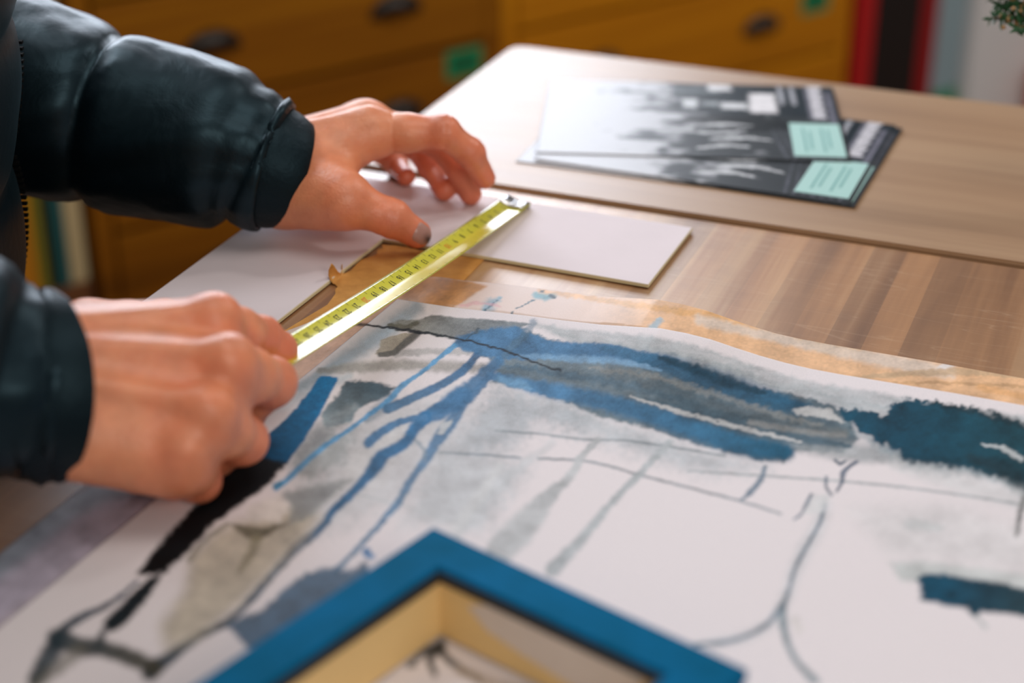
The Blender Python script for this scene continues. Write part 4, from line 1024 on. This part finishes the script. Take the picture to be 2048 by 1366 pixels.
nm = npmesh('thumbnail', np.array(nv)-PO, q, np.array(nc_)); o = link('thumbnail', nm, M_NAIL, person, True); o['label'] = 'thumbnail with a dark dirty mark'
bm = bmesh.new(); bm.from_mesh(nm); bmesh.ops.recalc_face_normals(bm, faces=bm.faces)
if sum((f.normal.dot(Vector(nn)) for f in bm.faces)) < 0: bmesh.ops.reverse_faces(bm, faces=bm.faces)
bm.to_mesh(nm); bm.free()
# ---- jacket
def tube(P, Rr, ns, nth, seams=(), wrink=.0, squash=1.0, seed=0, seamdepth=.13, up=V(0, 0, 1)):
    cl_ = np.r_[0, np.cumsum(np.linalg.norm(np.diff(np.asarray(P, float), axis=0), axis=1))]; cl_ /= cl_[-1]
    P = spline(P, ns); s = np.linspace(0, 1, ns); R0 = np.interp(s, cl_, Rr)
    k = np.ones(9)/9; R0 = np.convolve(np.r_[np.full(4, R0[0]), R0, np.full(4, R0[-1])], k, 'valid')
    L = np.r_[0, np.cumsum(np.linalg.norm(np.diff(P, axis=0), axis=1))]
    out = np.zeros((ns, nth, 3))
    for i in range(ns):
        d = P[min(i+1, ns-1)]-P[max(i-1, 0)]; d /= np.linalg.norm(d)
        a = up-d*(up@d); a /= np.linalg.norm(a); b = np.cross(d, a)
        th_ = np.linspace(0, 2*np.pi, nth, endpoint=False)
        r = np.full(nth, R0[i]); g = 1.0
        for sm in seams:
            x = abs(L[i]-sm)
            g *= 1-seamdepth*math.exp(-(x/.006)**1.2)
        r = r*g
        if wrink:
            r = r*(1+wrink*(fbm(np.cos(th_)*2.2+seed+L[i]*22, np.sin(th_)*2.2+seed*2+L[i]*9, 4)-.5)*2)
        out[i] = P[i]+r[:, None]*(np.cos(th_)[:, None]*a*squash+np.sin(th_)[:, None]*b)
    vid = np.arange(ns*nth).reshape(ns, nth); nx = np.roll(vid, -1, 1)
    q = np.stack([vid[:-1], nx[:-1], nx[1:], vid[1:]], -1).reshape(-1, 4)
    return out.reshape(-1, 3), q
JV, JQ = [], []; n0 = 0
for (P_, R_, seams, sd_) in ((LS, LR, (.012, .022, .108, .195, .29, .38, .48, .58), 3), (RS, RR, (.012, .022, .085, .18, .28, .39, .5), 8)):
    v, q = tube(P_, R_, 220, 72, seams, .075, 1.0, sd_); JV.append(v); JQ.append(q+n0); n0 += len(v)
# torso of the jacket: stacked ellipses leaning forward, quilted in bands
TZ = [-.10, .0, .10, .20, .30, .40, .48, .53]; TX = [-.424, -.419, -.412, -.402, -.396, -.396, -.40, -.40]; TAx = [.150, .148, .150, .155, .155, .145, .120, .080]; TBy = [.205, .20, .20, .21, .225, .225, .20, .12]
ns, nth = 130, 120; zz = np.linspace(TZ[0], TZ[-1], ns); tv = np.zeros((ns, nth, 3)); th_ = np.linspace(0, 2*np.pi, nth, endpoint=False)
for i, z_ in enumerate(zz):
    puff = 1+.05*abs(math.sin(math.pi*(z_+.1)/.085))**.6
    rn = 1+.03*(fbm(np.cos(th_)*3+z_*6, np.sin(th_)*3+z_*9, 3)-.5)
    tv[i] = np.stack([np.interp(z_, TZ, TX)+np.interp(z_, TZ, TAx)*puff*rn*np.cos(th_), .80+np.interp(z_, TZ, TBy)*puff*rn*np.sin(th_), np.full(nth, z_)], -1)
vid = np.arange(ns*nth).reshape(ns, nth); nx = np.roll(vid, -1, 1); JV.append(tv.reshape(-1, 3)); JQ.append(np.stack([vid[:-1], nx[:-1], nx[1:], vid[1:]], -1).reshape(-1, 4)+n0)
jk = link('jacket', npmesh('jacket', np.concatenate(JV)-PO, np.concatenate(JQ)), M_NYLON, person, True)
bm = bmesh.new(); bm.from_mesh(jk.data); bmesh.ops.recalc_face_normals(bm, faces=bm.faces); bm.to_mesh(jk.data); bm.free()
md = jk.modifiers.new('s', 'SOLIDIFY'); md.thickness = .003; md.offset = -1
for P_, R_, sd_ in (([RY(590, 350, .930), RY(572, 344, .929), RY(548, 336, .929), RY(522, 326, .930)], [.0310, .0340, .0358, .0365], 5), ([G(118, 770, .060), G(104, 771, .060), G(84, 772, .061), G(64, 773, .061)], [.0370, .0392, .0405, .041], 6)):
    v, q = tube(P_, R_, 40, 72, (), .03, 1.0, sd_)
    c_ = link('cuff', npmesh('cuff', v-PO, q), M_CUFF, jk, True)
    bm = bmesh.new(); bm.from_mesh(c_.data); bmesh.ops.recalc_face_normals(bm, faces=bm.faces); bm.to_mesh(c_.data); bm.free()
    md = c_.modifiers.new('s', 'SOLIDIFY'); md.thickness = .003; md.offset = -1
# cuff tab on the left sleeve
# zip along the jacket's open front
bm = bmesh.new()
for k in range(62):
    z_ = -.09+k*.0036
    th0 = math.radians(27)
    puff = 1+.05*abs(math.sin(math.pi*(z_+.1)/.085))**.6
    x_ = np.interp(z_, TZ, TX)+np.interp(z_, TZ, TAx)*puff*math.cos(th0)+.0015; y_ = .80+np.interp(z_, TZ, TBy)*puff*math.sin(th0)
    box_bm(bm, tuple(V(x_, y_, z_)-PO), (.0040, .003, .0016))
link('zip', bm, plain('black zip', (8, 9, 9), .9, .1), jk)
# trousers, shoes, hair
for s in (-1, 1):
    v, q = tube([V(-.46, .80+.085*s, -.04), V(-.445, .80+.10*s, -.36), V(-.465, .80+.10*s, -.69)], [.115, .082, .066], 60, 40, (), .05, 1.0, 2+s, up=V(1, 0, 0)); link('trouser_leg', npmesh('trouser_leg', v-PO, q), M_TROUS, person, True)
    bm = bmesh.new(); r_ = bmesh.ops.create_uvsphere(bm, u_segments=20, v_segments=12, radius=1)
    for v_ in bm.verts:
        x_, y_, z_ = v_.co; v_.co = Vector((-.41+.135*x_, .80+.10*s+.048*y_*(1-.15*x_), FZ+max(.0, .045+.052*z_*(1-.35*x_)))) - Vector(PO)
    link('shoe', bm, M_SHOE, person, True)
bm = bmesh.new(); bmesh.ops.create_uvsphere(bm, u_segments=28, v_segments=18, radius=1)
bmesh.ops.delete(bm, geom=[v_ for v_ in bm.verts if (v_.co.x > .35 and v_.co.z < .45) or v_.co.z < -.55], context='VERTS')
for v_ in bm.verts: v_.co = Vector((-.362+.106*v_.co.x, .80+.084*v_.co.y, .765+.116*v_.co.z))-Vector(PO)
h = link('hair', bm, M_HAIR, person, True); md = h.modifiers.new('s', 'SOLIDIFY'); md.thickness = .01; md.offset = -1
# ------------------------------------------------------------------ light
wd = bpy.data.worlds.new('world'); scn.world = wd; wd.use_nodes = True; nt = wd.node_tree; bg = nt.nodes['Background']
bg.inputs[0].default_value = (1.0, .95, .93, 1); bg.inputs[1].default_value = .26
def area(name, loc, target, sx, sy, power, col):
    l = bpy.data.lights.new(name, 'AREA'); l.shape = 'RECTANGLE'; l.size = sx; l.size_y = sy; l.energy = power; l.color = col
    o = bpy.data.objects.new(name, l); COL.objects.link(o); o.location = loc
    d = Vector(target)-Vector(loc); o.rotation_euler = d.to_track_quat('-Z', 'Y').to_euler(); return o
wc = np.array(WM @ Vector(((WX0+WX1)/2, .10, (WZ0+WZ1)/2)))
area('window_daylight', tuple(wc), tuple(wc+CN), WX1-WX0-.06, WZ1-WZ0-.06, 50, (.84, .89, 1.0))
area('overhead_fill', (.35, .55, 2.0), (.1, .8, 0), 1.1, .8, 10, (1.0, .93, .86))  # added soft fill from overhead
area('front_fill', (.75, -.9, 1.05), (-.1, .85, .05), .6, .6, 10, (1.0, .90, .80))  # added fill from the camera side for the skin facing it
area('rear_right_fill', (1.35, 1.7, 1.5), (.75, 3.0, -.5), 0.3, .3, 12, (1.0, .95, .9))  # added light to brighten the pale box and the right chest
area('skylight', (-.9, 2.0, 1.9), (0, .9, 0), .9, .7, 16, (.92, .96, 1.0))
scn.view_settings.view_transform = 'Standard'; scn.view_settings.look = 'None'; scn.view_settings.exposure = -.06; scn.view_settings.gamma = 1
scn.cycles.use_denoising = True
